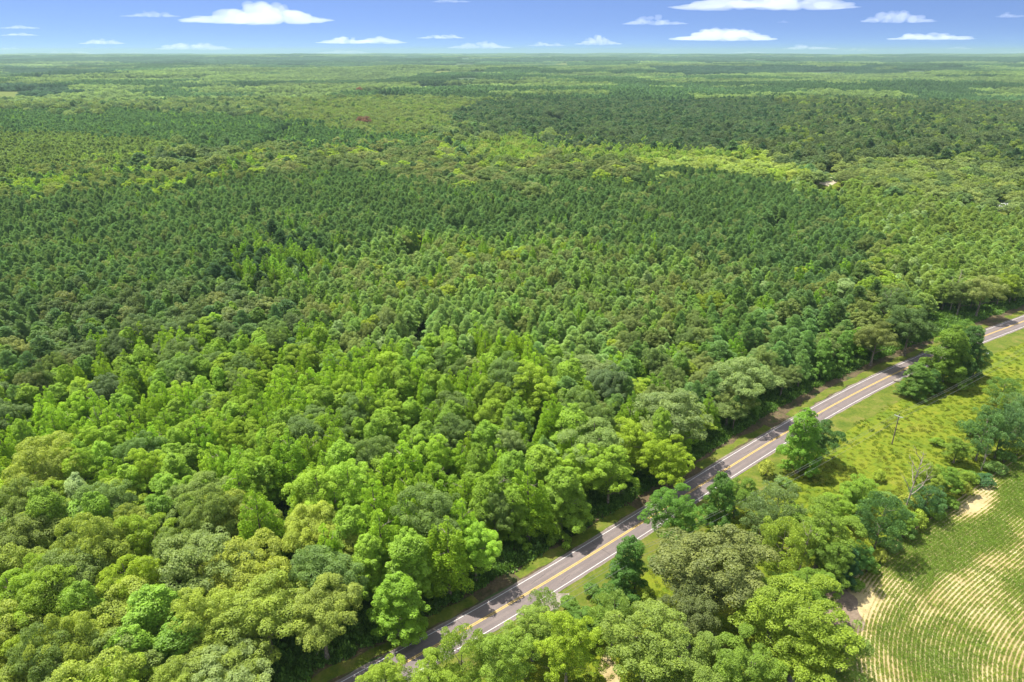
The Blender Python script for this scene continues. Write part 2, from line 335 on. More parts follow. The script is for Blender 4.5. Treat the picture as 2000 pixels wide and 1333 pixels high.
def boughs(r, cz, rx, rz, n, each, seed, span=1.3, q0=(.34, .46)):
    """clumps gathered on separate boughs, so the crown has shoulders and hollows"""
    cen, rad = [], []
    for k in range(n):
        z = 1 - (k + .35) / n * span; a = k * 2.39996 + r.random() * .9; q = math.sqrt(max(0, 1 - z * z)); jr = r.uniform(.50, .80)
        b = r.uniform(*q0) * rx; bc = np.array([math.cos(a) * q * rx * jr, math.sin(a) * q * rx * jr, cz + z * rz * jr])
        for j in range(each):
            d = unit(1, r)[0]; d[2] = abs(d[2]) * 1.1 - .25; d += np.array([math.cos(a), math.sin(a), 0]) * .35 * q
            c = bc + d * b * .78; s = b * r.uniform(.24, .40); cen.append(tuple(c)); rad.append((s, s, s * .9))
    return cen, rad
def tree_geo(kind, seed, lod):
    """crown and trunk of one species at its nominal size (metres)"""
    r = np.random.default_rng(seed * 31 + {'oak': 1, 'maple': 2, 'poplar': 3, 'pine': 4, 'willow': 5, 'shrub': 6, 'elm': 7}[kind])
    fs, fn = LEAF_S[lod]; cen, rad = [], []
    if kind == 'oak':            # broad billowing dome, 20 m tall, 7 m radius
        cen, rad = boughs(r, 11.4, 7.0, 8.0, 15, 12, seed)
        for k in range(12): d = unit(1, r)[0]; cen.append((d[0] * 3, d[1] * 3, 12 + d[2] * 3)); rad.append((2.3, 2.3, 2))
        V, Fc, v = leaves(cen, rad, 170 * fn, .165 * fs, .7, r); tr = ('oak', 20, 7, 5, 15)
    elif kind == 'maple':        # full, rounded-conical crown down to the ground layer
        for k in range(34):      # boughs up the stem: a cone, leafy to the ground, with a ragged top
            t = (k + .4) / 34; z = 1.2 + 17.2 * t; a = k * 2.39996 + r.random() * .8; R = 4.9 * (1 - t) ** .62 * min(1, .8 + t); q = R * r.uniform(.55, .85); b = r.uniform(1.3, 1.8) * (1.15 - .5 * t)
            for j in range(6):
                d = unit(1, r)[0]; d[2] = abs(d[2]) * 1.3 - .3; d += np.array([math.cos(a), math.sin(a), 0]) * .4; c = np.array([math.cos(a) * q, math.sin(a) * q, z]) + d * b * .72; s = b * r.uniform(.30, .48); cen.append(tuple(c)); rad.append((s, s, s * 1.15))
        for k in range(9): cen.append((r.normal() * .8, r.normal() * .8, 4 + 1.5 * k)); rad.append((2.2, 2.2, 1.8))
        V, Fc, v = leaves(cen, rad, 150 * fn, .155 * fs, .7, r); tr = ('maple', 20, 5, 2.5, 17)
    elif kind == 'poplar':       # spires: several upright pointed leaders
        L_ = [(0, 0, 20.5, 2.5)] + [(math.cos(a) * q, math.sin(a) * q, h_, s_) for a, q, h_, s_ in [(r.random() * .8 + k * 1.05, r.uniform(1.5, 2.7), r.uniform(12.5, 18.5), r.uniform(1.3, 1.9)) for k in range(7)]]
        for lx, ly, lh, lr in L_:
            for k in range(16):
                t = (k + .5) / 16; z = 4.5 + (lh - 4.5) * t; R = lr * (1 - t) ** .75; a = k * 2.4 + r.random(); s = .34 + R * .34
                cen.append((lx * (1 - .12 * t) + math.cos(a) * R * .7, ly * (1 - .12 * t) + math.sin(a) * R * .7, z)); rad.append((s, s, s * 1.55))
        V, Fc, v = leaves(cen, rad, 165 * fn, .155 * fs, .7, r, up=.1, asp_up=True); tr = ('poplar', 20, 4, 4, 19)
    elif kind == 'pine':         # loblolly: soft rounded crown of needle tufts on a bare stem
        for k in range(58):
            t = (k + .5) / 58; z = 7.5 + 12 * t; R = 3.3 * (1 - t) ** .7 * (.8 + .2 * min(1, t * 5)) * (1 + .18 * math.sin(2 * k * 2.4 + seed)); a = k * 2.39996 + r.random(); jr = .50 + .52 * r.random(); s = r.uniform(.6, 1.05) * (1.1 - .45 * t)
            cen.append((math.cos(a) * R * jr, math.sin(a) * R * jr, z)); rad.append((s, s, s * .9))
        V, Fc, v = leaves(cen, rad, 200 * fn, .23 * fs, .28 if lod < 2 else .5, r, up=.2, wn=.3, asp_up=True); tr = ('pine', 20, 3, 9, 19)
    elif kind == 'willow':       # thin, upswept, grey limbs showing through
        for k in range(88):
            t = r.random() ** .8; a = r.random() * 6.283; z = 4 + 14.5 * t; R = (1.2 + 4.2 * math.sin(min(1, t * 1.25) * 2.6)); jr = r.uniform(.35, 1); s = r.uniform(.55, 1.05)
            cen.append((math.cos(a) * R * jr, math.sin(a) * R * jr, z)); rad.append((s, s, s * 1.5))
        V, Fc, v = leaves(cen, rad, 135 * fn, .19 * fs, .5, r, inner=.3, asp_up=True, up=.1); tr = ('willow', 20, 4.5, 2, 17)
    elif kind == 'elm':          # fine-textured feathery rounded crown
        cen, rad = boughs(r, 10.6, 5.6, 9.0, 17, 10, seed, 1.5, (.30, .44))
        for k in range(8): d = unit(1, r)[0]; cen.append((d[0] * 2, d[1] * 2, 10 + d[2] * 4)); rad.append((2.2, 2.2, 2))
        V, Fc, v = leaves(cen, rad, 165 * fn, .145 * fs, .6, r, wn=.5); tr = ('maple', 20, 5, 3, 17)
    else:                        # shrub, 3 m tall
        for k in range(16):
            z = 1 - (k + .5) / 16 * 1.2; a = k * 2.39996 + r.random(); q = math.sqrt(max(0, 1 - z * z)); jr = .6 + .35 * r.random()
            cen.append((math.cos(a) * q * 1.7 * jr, math.sin(a) * q * 1.7 * jr, 1.3 + z * 1.4 * jr)); s = r.uniform(.4, .75); rad.append((s, s, s * .8))
        V, Fc, v = leaves(cen, rad, 110 * fn, .14 * fs, .7, r, zmin=.02); tr = None
    if tr: TV, TF = limbs(tr[0], r, *tr[1:])
    else:
        TV, TF = join([tube([(0, 0, 0), (math.cos(a) * .3, math.sin(a) * .3, .8), (math.cos(a) * .8, math.sin(a) * .8, 1.7)], [.06, .045, .02], 5) for a in (0, 1.3, 2.6, 3.9, 5.2)])
    return (V, Fc, v), (TV, TF)
R0 = dict(oak=7.0, maple=5.0, poplar=3.9, pine=3.3, willow=4.8, elm=5.6, shrub=2.0)
H0 = dict(oak=20, maple=20, poplar=21, pine=20, willow=20, elm=20, shrub=3)
NV = dict(oak=4, maple=4, poplar=5, pine=6, willow=2, elm=2, shrub=3)
CM, TM, GEO = {}, {}, {}
def crown_mesh(kind, var, lod):
    k = (kind, var, lod)
    if k not in CM:
        g, t = tree_geo(kind, var, lod); GEO[k] = (g, t)
        CM[k] = mesh(f'{kind}_crown', g[0], g[1], [M_needle if kind == 'pine' else M_leaf], attr=g[2])
        TM[k] = mesh(f'{kind}_trunk', t[0], t[1], [M_bark], smooth=True)
    return CM[k], TM[k]
NAME = dict(oak='oak_tree', maple='maple_tree', poplar='poplar_tree', pine='pine_tree', willow='willow_tree', elm='elm_tree', shrub='shrub')
CAT = dict(oak='oak tree', maple='maple tree', poplar='poplar tree', pine='pine tree', willow='willow tree', elm='elm tree', shrub='shrub')
def plant(kind, x, y, h, rad, tint, label, group=None, var=0, rz=0, lod=0, asp=1.08):
    s = rad / R0[kind]; z = float(height(np.array([x]), np.array([y]))[0])
    o = thing(NAME[kind], label, CAT[kind], (x, y, z), rz, (s * asp, s / asp, h / H0[kind]), group)
    cm, tm = crown_mesh(kind, var, lod)
    c = link('crown', cm, o); c['tint'] = [float(a) for a in tint]
    link('stems' if kind == 'shrub' else 'trunk', tm, o); return o

# ------------------------------------------------------------------ hero trees (base pixel in the photo, height, radius)
G_BR, G_MID, G_DK, G_OL, G_LIME, G_GREY, G_TEAL = (.085, .165, .018), (.062, .115, .020), (.038, .082, .020), (.135, .155, .040), (.17, .21, .014), (.105, .145, .060), (.035, .085, .034)
G_YG = (.13, .18, .020); G_OLD = (.095, .115, .032); G_SIL = (.14, .19, .09)
HERO = [
 ('maple', 1556, 924, 23, 6.4, G_BR, 'bright green cone-shaped tree standing alone on the right verge of the road', None),
 ('elm', 1598, 905, 15, 5.5, G_DK, 'dark rounded tree tucked behind the lone cone-shaped roadside tree', None),
 ('maple', 1838, 752, 25, 9.6, (.075, .125, .016), 'largest tree of the clump right of the road bend, yellow green on top', 'clump of trees at the road bend'),
 ('maple', 1878, 735, 22, 6.5, G_DK, 'dark green tree at the back right of the clump at the road bend', 'clump of trees at the road bend'),
 ('elm', 1868, 700, 17, 7.5, G_MID, 'dull green tree behind the largest tree of the road bend clump', 'clump of trees at the road bend'),
 ('maple', 1782, 775, 14, 6.2, G_MID, 'low bushy dark tree at the front left foot of the road bend clump', 'clump of trees at the road bend'),
 ('maple', 1815, 768, 10, 4.5, G_DK, 'small dark tree wedged between the low bushy tree and the largest clump tree', 'clump of trees at the road bend'),
 ('willow', 1900, 735, 13, 4.5, (.05, .1, .03), 'thin dark tree at the right end of the road bend clump beside the meadow', 'clump of trees at the road bend'),
 ('maple', 1860, 745, 16, 5.5, G_DK, 'shaded tree at the meadow side of the road bend clump', 'clump of trees at the road bend'),
 ('willow', 1950, 792, 11, 5.5, (.075, .13, .03), 'sparse young tree standing in the meadow above the blue green thicket', None),
 ('willow', 1905, 900, 18, 6.5, (.06, .115, .04), 'feathery blue green tree at the left end of the tall thicket by the field', 'thicket on the right above the crop field'),
 ('willow', 1942, 895, 18, 6.0, (.055, .105, .045), 'feathery blue green tree in the middle of the tall thicket by the field', 'thicket on the right above the crop field'),
 ('willow', 1978, 880, 17, 6.5, (.06, .11, .045), 'feathery dark tree at the right end of the tall thicket by the field', 'thicket on the right above the crop field'),
 ('willow', 1965, 835, 13, 6.5, (.075, .125, .045), 'pale grey green tree behind the tall thicket', 'thicket on the right above the crop field'),
 ('elm', 2010, 850, 13, 6, G_MID, 'green tree cut by the right edge of the photo above the field', 'thicket on the right above the crop field'),
 ('poplar', 1924, 888, 21, 2.6, G_YG, 'slim yellow green tree on a pale trunk rising out of the blue green thicket', None),
 ('elm', 1862, 905, 9, 4.2, (.09, .14, .02), 'low olive green tree just left of the blue green thicket', None),
 ('elm', 1310, 1078, 19, 7.2, (.06, .125, .018), 'wide bushy dark green tree hiding the road edge, left of a roadside pair', 'pair of trees against the road above the big oak'),
 ('maple', 1395, 1045, 20, 5.0, (.05, .105, .018), 'dark green tree with a leaning bare trunk, right of a roadside pair', 'pair of trees against the road above the big oak'),
 ('elm', 1432, 1010, 13, 5.2, (.075, .125, .018), 'smaller green tree between the roadside pair and the silvery trees', None),
 ('maple', 1222, 1168, 18, 5.2, (.045, .10, .018), 'dark tapering tree overlapping the white edge line, left of the wide bushy tree', None),
 ('shrub', 1195, 1195, 6, 5.0, (.045, .09, .016), 'dark bush at the foot of the dark tapering roadside tree', None),
 ('oak', 1378, 1208, 24, 11.8, (.112, .112, .038), 'very large domed olive oak below the road, brownish green and dense', None),
 ('oak', 1345, 1262, 18, 7.0, (.078, .088, .03), 'smaller dull olive oak against the front foot of the very large oak', None),
 ('willow', 1508, 1042, 16, 6.0, G_GREY, 'silvery green tree with pale limbs above the sparse yellow green tree', None),
 ('willow', 1478, 1075, 15, 5.5, (.085, .125, .05), 'grey green brushy tree below the silvery tree', None),
 ('willow', 1515, 1140, 18, 6.6, (.14, .18, .03), 'sparse yellow green tree beside the bleached bare trunks', None),
 ('elm', 1592, 1112, 20, 7.4, (.095, .145, .02), 'tall olive green tree right of the bleached bare trunks', None),
 ('elm', 1615, 1150, 14, 5.5, (.08, .13, .02), 'low green tree at the foot of the tall olive green tree by the field corner', None),
 ('maple', 1640, 1140, 12, 4.2, G_TEAL, 'small very dark tree at the edge of the field next to the bare corner', None),
 ('elm', 1665, 1120, 9, 3.8, (.06, .13, .03), 'rounded green tree at the field edge right of the very dark one', None),
 ('willow', 1705, 1082, 18, 6.0, (.05, .10, .032), 'dark teal tree with pale twigs left of the tall dead tree', None),
 ('elm', 1672, 1010, 13, 5.6, (.10, .165, .02), 'bright green rounded tree at the lower edge of the meadow', None),
 ('elm', 1625, 1025, 10, 5.0, (.11, .175, .02), 'low yellow green tree where the meadow narrows', None),
 ('elm', 1795, 985, 14, 4.6, (.125, .165, .024), 'yellow green tree immediately right of the tall dead tree', 'hedge trees between the meadow and the crop field'),
 ('willow', 1800, 1010, 10, 4.5, (.06, .12, .05), 'blue green low tree in the hedge below the dead tree', 'hedge trees between the meadow and the crop field'),
 ('elm', 1838, 975, 11, 4.4, (.08, .14, .02), 'mid green hedge tree halfway between the dead tree and the snag', 'hedge trees between the meadow and the crop field'),
 ('elm', 1862, 960, 8, 4.0, (.11, .16, .022), 'low yellow green hedge tree next to the dark bush', 'hedge trees between the meadow and the crop field'),
 ('elm', 1748, 1040, 9, 4.2, (.09, .15, .02), 'low green hedge tree in front of the tall dead tree', 'hedge trees between the meadow and the crop field'),
 ('elm', 1545, 1330, 23, 10.6, (.118, .16, .019), 'huge bright yellow green tree at the bottom beside the field corner', None),
 ('elm', 1500, 1245, 17, 6.8, (.10, .155, .024), 'bright green tree between the very large oak and the huge yellow green tree', None),
 ('elm', 1560, 1215, 15, 6.4, (.085, .14, .018), 'mid green tree above the huge yellow green tree', None),
 ('willow', 1625, 1345, 16, 6.0, (.10, .15, .04), 'pale brushy tree at the bottom next to the curving crop rows', None),
 ('elm', 1445, 1400, 19, 7, (.09, .14, .02), 'green tree cut by the bottom edge below the huge yellow green tree', None),
 ('elm', 1265, 1345, 21, 8.8, (.115, .15, .030), 'broad light olive tree at the bottom right of the grassy gap', None),
 ('elm', 1330, 1390, 19, 7, (.10, .14, .028), 'olive green tree cut by the bottom edge right of the broad light olive tree', None),
 ('elm', 1105, 1345, 20, 5.8, (.15, .20, .018), 'bright yellow green tree left of the grassy gap at the bottom', None),
 ('willow', 1195, 1260, 13, 5.4, (.10, .15, .03), 'loose pale green tree above the grassy gap', None),
 ('elm', 1040, 1290, 14, 5.6, (.12, .17, .03), 'speckled green tree below the gravel apron', None),
 ('willow', 1062, 1225, 10, 3.6, (.11, .16, .04), 'small thin tree overlapping the gravel apron', None),
 ('elm', 980, 1375, 18, 6.2, (.11, .165, .024), 'light green tree near the bottom edge beside the grass strip', None),
 ('elm', 1130, 1250, 9, 4.0, (.065, .12, .02), 'low dark green tree under the power line', None),
 ('willow', 905, 1370, 18, 5.4, (.13, .18, .035), 'pale leafy tree with white branches beside the right edge line', None),
 ('elm', 845, 1400, 15, 5.2, (.13, .185, .022), 'yellow green tree cut by the bottom edge beside the road', None),
 ('elm', 760, 1405, 15, 4.8, (.14, .19, .022), 'small yellow green crown covering the road at the bottom edge', None),
 ('shrub', 1918, 946, 3.6, 3.0, G_TEAL, 'round very dark bush by the field below the pale snag', None),
 ('maple', 1640, 606, 17, 8.5, G_SIL, 'pale silvery round tree in the forest left of the yard', None),
 ('maple', 1488, 600, 14, 5.0, G_SIL, 'pale silvery tree deep in the forest left of the round silvery one', None),
 ('oak', 1765, 695, 22, 9.5, (.05, .085, .026), 'big dark blue green oak hanging over the road bend', None),
 ('oak', 1700, 715, 19, 7.5, (.105, .11, .032), 'brownish olive oak on the forest edge before the road bend', None),
 ('oak', 1740, 650, 21, 8.5, (.055, .09, .028), 'dark oak behind the one hanging over the road bend', None),
 ('oak', 1905, 622, 22, 8.5, (.15, .155, .055), 'pale yellowish oak at the forest edge right of the yard', None),
 ('oak', 1868, 618, 18, 6.5, (.07, .10, .028), 'dark olive oak at the right corner of the yard', None),
 ('elm', 1945, 600, 19, 7, (.13, .17, .02), 'yellow green tree at the forest edge left of the far road stretch', None),
 ('elm', 1225, 935, 20, 8.0, (.14, .195, .015), 'glowing lime green round tree in the forest, upper of a lime pair', 'two lime green trees'),
 ('elm', 1300, 965, 19, 7.0, (.13, .185, .014), 'glowing lime green round tree at the forest edge, lower of a lime pair', 'two lime green trees'),
 ('oak', 430, 1200, 22, 10.5, (.105, .135, .040), 'big grey olive oak with deep shadowed hollows in the lower left forest', None),
 ('elm', 275, 1230, 21, 6.5, (.15, .20, .015), 'lime green tree left of the big grey olive oak', None),
 ('oak', 225, 820, 17, 6.5, (.055, .085, .036), 'dark grey green oak alone among the bright green trees on the left', None),
 ('oak', 640, 1290, 20, 7.5, (.15, .165, .035), 'pale olive oak between the big grey olive oak and the shaded road', None),
 ('maple', 780, 1240, 17, 6.8, (.10, .175, .016), 'round bright green crown hanging out over the shaded verge', None),
]
for i, (k, px, py, h_, r_, tint, lab, grp) in enumerate(HERO):
    tint = np.array(tint) * .86; tint[0] = min(tint[0], tint[1] * (.70 + max(0, tint[0] / tint[1] - .70) * .5)); x, y = at(px, py); plant(k, x, y, h_, r_, tint, lab, grp, var=i % NV[k], rz=(i * 1.7) % 6.28, lod=0 if y < 330 else 1)
HP = np.array([(*at(h[1], h[2]), h[4]) for h in HERO])

# hedge shrubs along the field and at the meadow's lower end
hs = [(1668, 1150, 2.4, 'olive bush at the very corner of the crop field'), (1692, 1118, 3.0, 'bush right of the small very dark tree'), (1716, 1098, 2.2, 'low bush below the dark teal tree'),
      (1735, 1075, 3.2, 'bush at the foot of the dark teal tree'), (1762, 1052, 3.4, 'bush beside the trunk of the tall dead tree'), (1788, 1032, 3.2, 'bush nearest the pale end of the crop rows'),
      (1822, 1012, 3.2, 'leafy bush below the blue green low tree'), (1850, 995, 3.0, 'leafy bush halfway along the hedge'), (1880, 968, 2.8, 'bush left of the round very dark bush'),
      (1942, 925, 3.6, 'bush right of the pale snag'), (1960, 905, 3.4, 'bush in front of the blue green thicket'), (1985, 890, 3.6, 'brownish bush near the right edge of the photo'),
      (2000, 878, 3.4, 'last bush of the hedge at the right edge of the photo'), (1890, 945, 3.2, 'yellow green bush left of the snag'), (1770, 1000, 3.4, 'bush on the meadow side of the tall dead tree'),
      (1730, 985, 3.4, 'bush where the meadow meets the dark teal tree'), (1580, 1055, 3.6, 'bush below the narrow end of the meadow'), (1640, 1075, 3.8, 'bush behind the small very dark tree'),
      (1550, 1010, 3.4, 'bush right of the silvery tree'), (1462, 985, 3.2, 'bush on the verge above the smaller green tree'), (1495, 930, 3.0, 'dark bush left of the foot of the lone cone-shaped tree'),
      (1530, 950, 2.6, 'low bush in front of the lone cone-shaped tree'), (1155, 1165, 2.4, 'low bush on the mown strip beside the road'), (1255, 1190, 3.4, 'bush under the power line poles'),
      (1160, 1215, 3.2, 'dark bush above the loose pale green tree'), (1110, 1190, 2.4, 'bush right of the gravel apron'), (1450, 1160, 3.8, 'bush right of the very large oak'), (1290, 1110, 3.2, 'bush between the wide bushy tree and the very large oak'),
      (1665, 985, 2.6, 'pale bush in the lower meadow'), (1715, 940, 2.2, 'small bush out in the meadow below the utility pole'), (1830, 870, 2.4, 'small bush in the meadow left of the thicket'), (1895, 850, 3.6, 'bush at the top of the thicket')]
gt = [(.09, .145, .02), (.13, .17, .022), (.055, .10, .022), (.08, .13, .035), (.15, .17, .03), (.07, .12, .018)]
for i, (px, py, rad, lab) in enumerate(hs):
    x, y = at(px, py); plant('shrub', x, y, rad * (1.1 + .25 * (i % 3)), rad, gt[(i * 5) % 6], lab, 'bushes in the hedges right of the road', var=i % 3, rz=i * 2.1)

# ------------------------------------------------------------------ forest stands: species, tint and spacing by place
P_ = dict  # a stand: polygon (photo outline of its canopy), spacing, mix of (kind, share, tint), height range
BR = [('poplar', .50, (.112, .180, .018)), ('maple', .28, (.098, .160, .018)), ('elm', .12, (.12, .18, .02)), ('oak', .09, (.07, .11, .03)), ('maple', .008, G_SIL)]
STANDS = [
 ([(-900, 960), (60, 930), (300, 975), (520, 985), (580, 1050), (600, 1120), (700, 1290), (560, 2400), (-2500, 2400)], 8.6,
    [('oak', .44, (.128, .155, .026)), ('elm', .18, (.122, .175, .018)), ('maple', .20, (.085, .145, .018)), ('oak', .18, (.080, .112, .026))], (17, 23)),
 ([(620, 870), (900, 820), (1150, 800), (1340, 850), (1500, 800), (1400, 1000), (700, 1420), (560, 1120), (500, 985), (560, 900)], 8.4, BR, (18, 24)),
 ([(-900, 790), (0, 745), (190, 690), (430, 650), (600, 640), (800, 680), (1000, 712), (1160, 770), (1330, 830), (1420, 870), (1330, 1010), (700, 1420), (560, 1120), (500, 985), (0, 960), (-900, 990)], 6.6, BR, (15, 20)),
 ([(-900, 600), (0, 600), (200, 560), (480, 555), (700, 640), (420, 655), (180, 700), (0, 750), (-900, 800)], 6.8,
    [('oak', .38, (.060, .090, .035)), ('pine', .34, (.062, .11, .048)), ('maple', .2, (.07, .12, .025)), ('oak', .08, (.11, .12, .045))], (14, 19)),
 ([(400, 500), (470, 455), (640, 455), (620, 540), (480, 560)], 6.5, [('poplar', .6, (.085, .15, .022)), ('pine', .4, (.03, .06, .03))], (14, 20)),
 ([(1150, 700), (1250, 640), (1400, 570), (1640, 560), (1800, 590), (1830, 700), (1600, 790), (1420, 880), (1330, 830)], 6.2,
    [('pine', .42, (.082, .140, .052)), ('oak', .22, (.082, .112, .036)), ('maple', .2, (.065, .12, .022)), ('poplar', .12, (.09, .16, .02)), ('elm', .04, (.12, .17, .02))], (13, 19)),
 ([(480, 560), (760, 470), (1100, 460), (1500, 540), (1640, 560), (1400, 570), (1250, 640), (1150, 770), (1000, 712), (800, 680), (600, 640), (700, 640)], 5.0,
    [('pine', .50, (.120, .178, .070)), ('maple', .20, (.095, .155, .035)), ('poplar', .11, (.10, .17, .025)), ('oak', .13, (.10, .125, .045)), ('maple', .01, G_SIL), ('elm', .03, (.14, .18, .025))], (13, 17)),
 ([(1500, 352), (1620, 365), (1900, 405), (2100, 450), (2600, 600), (2200, 620), (1830, 560), (1700, 455)], 5.4,
    [('pine', .74, (.118, .165, .052)), ('maple', .10, (.085, .135, .04)), ('poplar', .10, (.10, .155, .03)), ('maple', .06, G_SIL)], (12, 16)),
 ([(1750, 470), (1830, 560), (2100, 600), (2000, 640), (1850, 600), (1760, 590), (1640, 560)], 6.5,
    [('oak', .45, (.085, .11, .032)), ('pine', .3, (.06, .10, .035)), ('elm', .25, (.1, .15, .02))], (14, 19)),
 ([(-900, 340), (0, 335), (180, 310), (330, 318), (500, 300), (520, 330), (400, 360), (150, 380), (-900, 400)], 7,
    [('oak', .3, (.085, .11, .03)), ('pine', .4, (.05, .09, .035)), ('poplar', .15, (.10, .17, .025)), ('elm', .15, (.12, .17, .02))], (13, 18)),
 ([(-900, 400), (150, 380), (500, 335), (760, 345), (1000, 350), (1250, 335), (1500, 345), (1700, 455), (1830, 560), (1640, 560), (1500, 540), (1100, 460), (760, 470), (480, 560), (200, 560), (0, 600), (-900, 600)], 4.5,
    [('pine', .82, (.070, .120, .052)), ('maple', .08, (.075, .13, .04)), ('oak', .06, (.085, .115, .045)), ('poplar', .04, (.085, .15, .03))], (12, 16)),
 ([(850, 268), (1100, 272), (1450, 285), (1470, 300), (1200, 312), (900, 300)], 7,
    [('poplar', .45, (.105, .162, .03)), ('maple', .35, (.088, .142, .03)), ('oak', .20, (.12, .15, .04))], (13, 18)),
 ([(1260, 290), (1480, 290), (1600, 340), (1550, 365), (1400, 352), (1250, 335)], 10,
    [('oak', .6, (.14, .17, .05)), ('elm', .4, (.13, .175, .03))], (13, 19)),
 ([(470, 300), (850, 272), (900, 300), (1260, 300), (1260, 345), (1000, 352), (760, 347), (500, 335)], 10,
    [('oak', .5, (.065, .095, .032)), ('oak', .22, (.11, .115, .045)), ('maple', .16, (.05, .09, .03)), ('elm', .12, (.13, .18, .025))], (14, 20)),
 ([(1600, 320), (1750, 305), (2100, 330), (2600, 380), (2600, 560), (2100, 440), (1880, 405), (1640, 365)], 10,
    [('oak', .62, (.095, .12, .042)), ('elm', .2, (.10, .14, .03)), ('oak', .18, (.06, .09, .035))], (14, 20)),
 ([(-900, 250), (0, 250), (200, 262), (360, 285), (300, 318), (180, 312), (0, 335), (-900, 340)], 5.2, [('pine', .88, (.085, .125, .042)), ('poplar', .12, (.10, .15, .03))], (11, 15)),
 ([(-900, 214), (0, 214), (330, 214), (560, 228), (720, 260), (850, 262), (850, 280), (470, 300), (360, 285), (200, 262), (0, 250), (-900, 245)], 5.4,
    [('pine', .8, (.055, .105, .046)), ('maple', .12, (.05, .1, .03)), ('poplar', .08, (.09, .16, .03))], (12, 17)),
 ([(950, 196), (1250, 186), (1500, 190), (1560, 215), (1500, 290), (1100, 272), (940, 262), (860, 230)], 8,
    [('pine', .40, (.032, .064, .036)), ('oak', .4, (.042, .066, .034)), ('maple', .2, (.055, .092, .036))], (14, 20)),  # cloud shadow over this stand is put into its darker tints
 ([(1500, 200), (1700, 196), (2600, 220), (2600, 380), (2100, 330), (1750, 305), (1600, 320), (1480, 290)], 8.5,
    [('oak', .5, (.052, .075, .034)), ('pine', .2, (.036, .066, .034)), ('maple', .15, (.055, .095, .03)), ('elm', .15, (.095, .13, .03))], (15, 26)),
 ([(560, 195), (950, 190), (860, 262), (720, 260), (560, 228)], 8, [('oak', .5, (.085, .115, .04)), ('elm', .3, (.09, .13, .03)), ('maple', .2, (.06, .1, .03))], (14, 20)),
]
OTHER = (10.5, [('oak', .42, (.092, .126, .048)), ('oak', .2, (.055, .085, .04)), ('maple', .16, (.06, .105, .04)), ('pine', .12, (.05, .09, .045)), ('elm', .1, (.09, .125, .035))], (14, 25))
R_FAR = 1750.0
CLEAR = [[at(*p) for p in poly] for poly in ([(1596, 402), (1590, 344), (1612, 337), (1645, 338), (1640, 352), (1636, 402)], [(1936, 454), (1925, 400), (1985, 405), (1966, 454)],
         [(592, 292), (596, 270), (606, 268), (606, 292)], [(1396, 276), (1412, 258), (1438, 256), (1420, 280)])]
pts = []
def sample(spacing, sel):
    xs_ = np.arange(-1500., 1500, spacing); ys_ = np.arange(70., R_FAR, spacing)
    X, Y = np.meshgrid(xs_, ys_); X[::2] += spacing / 2
    X = (X + rng.uniform(-.46, .46, X.shape) * spacing).ravel(); Y = (Y + rng.uniform(-.46, .46, Y.shape) * spacing).ravel()
    k = np.abs(X) < Y * .80 + 75; X, Y = X[k], Y[k]
    px, py = pix(X, Y, height(X, Y) + 13.0)
    wob = 1 + 0 * X; px = px + ((vnoise(X, Y, 60, 91) - .5) * 150 + rng.normal(0, 38, len(X))) * 250 / Y; py = py + ((vnoise(X, Y, 55, 92) - .5) * 90 + (vnoise(X, Y, 160, 93) - .5) * 60 + rng.normal(0, 20, len(X))) * (300 / Y) ** 1.3
    own = np.full(len(X), -1)
    for i, s in enumerate(STANDS):
        m = (own < 0) & inpoly(px, py, s[0]); own[m] = i
    m = np.isin(own, sel); return X[m], Y[m], own[m]
groups = {}
for i, s in enumerate(STANDS): groups.setdefault(s[1], []).append(i)
groups.setdefault(10.5, []).append(-1)
for spc, sel in groups.items():
    X, Y, own = sample(spc, sel); pts.append(np.c_[X, Y, own])
pts = np.concatenate(pts)
s_, o_ = road_so(pts[:, 0], pts[:, 1])
edge = -9.7 - 3.5 * sst(240, 330, s_) + 1.8 * sst(150, 60, s_)
ok = (o_ < edge - 1.2 * rng.random(len(o_)))
near = pts[:, 1] < 420
for hx, hy, hr in HP:
    ok &= ~(near & (np.hypot(pts[:, 0] - hx, pts[:, 1] - hy) < hr * .72 + 1.8))
for poly in CLEAR + [YARD]: ok &= ~inpoly(pts[:, 0], pts[:, 1], [tuple(a) for a in poly])
ok |= (o_ > 150) & (pts[:, 1] > 420)
rd_ = np.hypot(pts[:, 0], pts[:, 1])
seam = np.abs(vnoise(pts[:, 0], pts[:, 1], 210, 61) - .5 + (vnoise(pts[:, 0], pts[:, 1], 40, 62) - .5) * .10)
ok &= ~((seam < .030) & (rd_ > 700)) & ~((vnoise(pts[:, 0], pts[:, 1], 19, 63) > .87) & (rd_ > 250))
pts = pts[ok]
order = np.argsort(np.hypot(pts[:, 0], pts[:, 1])); pts = pts[order]
KINDS = ['oak', 'maple', 'poplar', 'pine', 'elm']
n = len(pts); TR = dict(kind=np.empty(n, int), tint=np.empty((n, 3)), h=np.empty(n), r=np.empty(n))
cl = vnoise(pts[:, 0], pts[:, 1], 26, 21) * .55 + rng.random(n) * .45; cl = np.argsort(np.argsort(cl)) / n * .999
cl = (cl * .6 + rng.random(n) * .4); cl = np.argsort(np.argsort(cl)) / n * .999
lum = vnoise(pts[:, 0], pts[:, 1], 60, 33) * .5 + vnoise(pts[:, 0], pts[:, 1], 18, 34) * .5
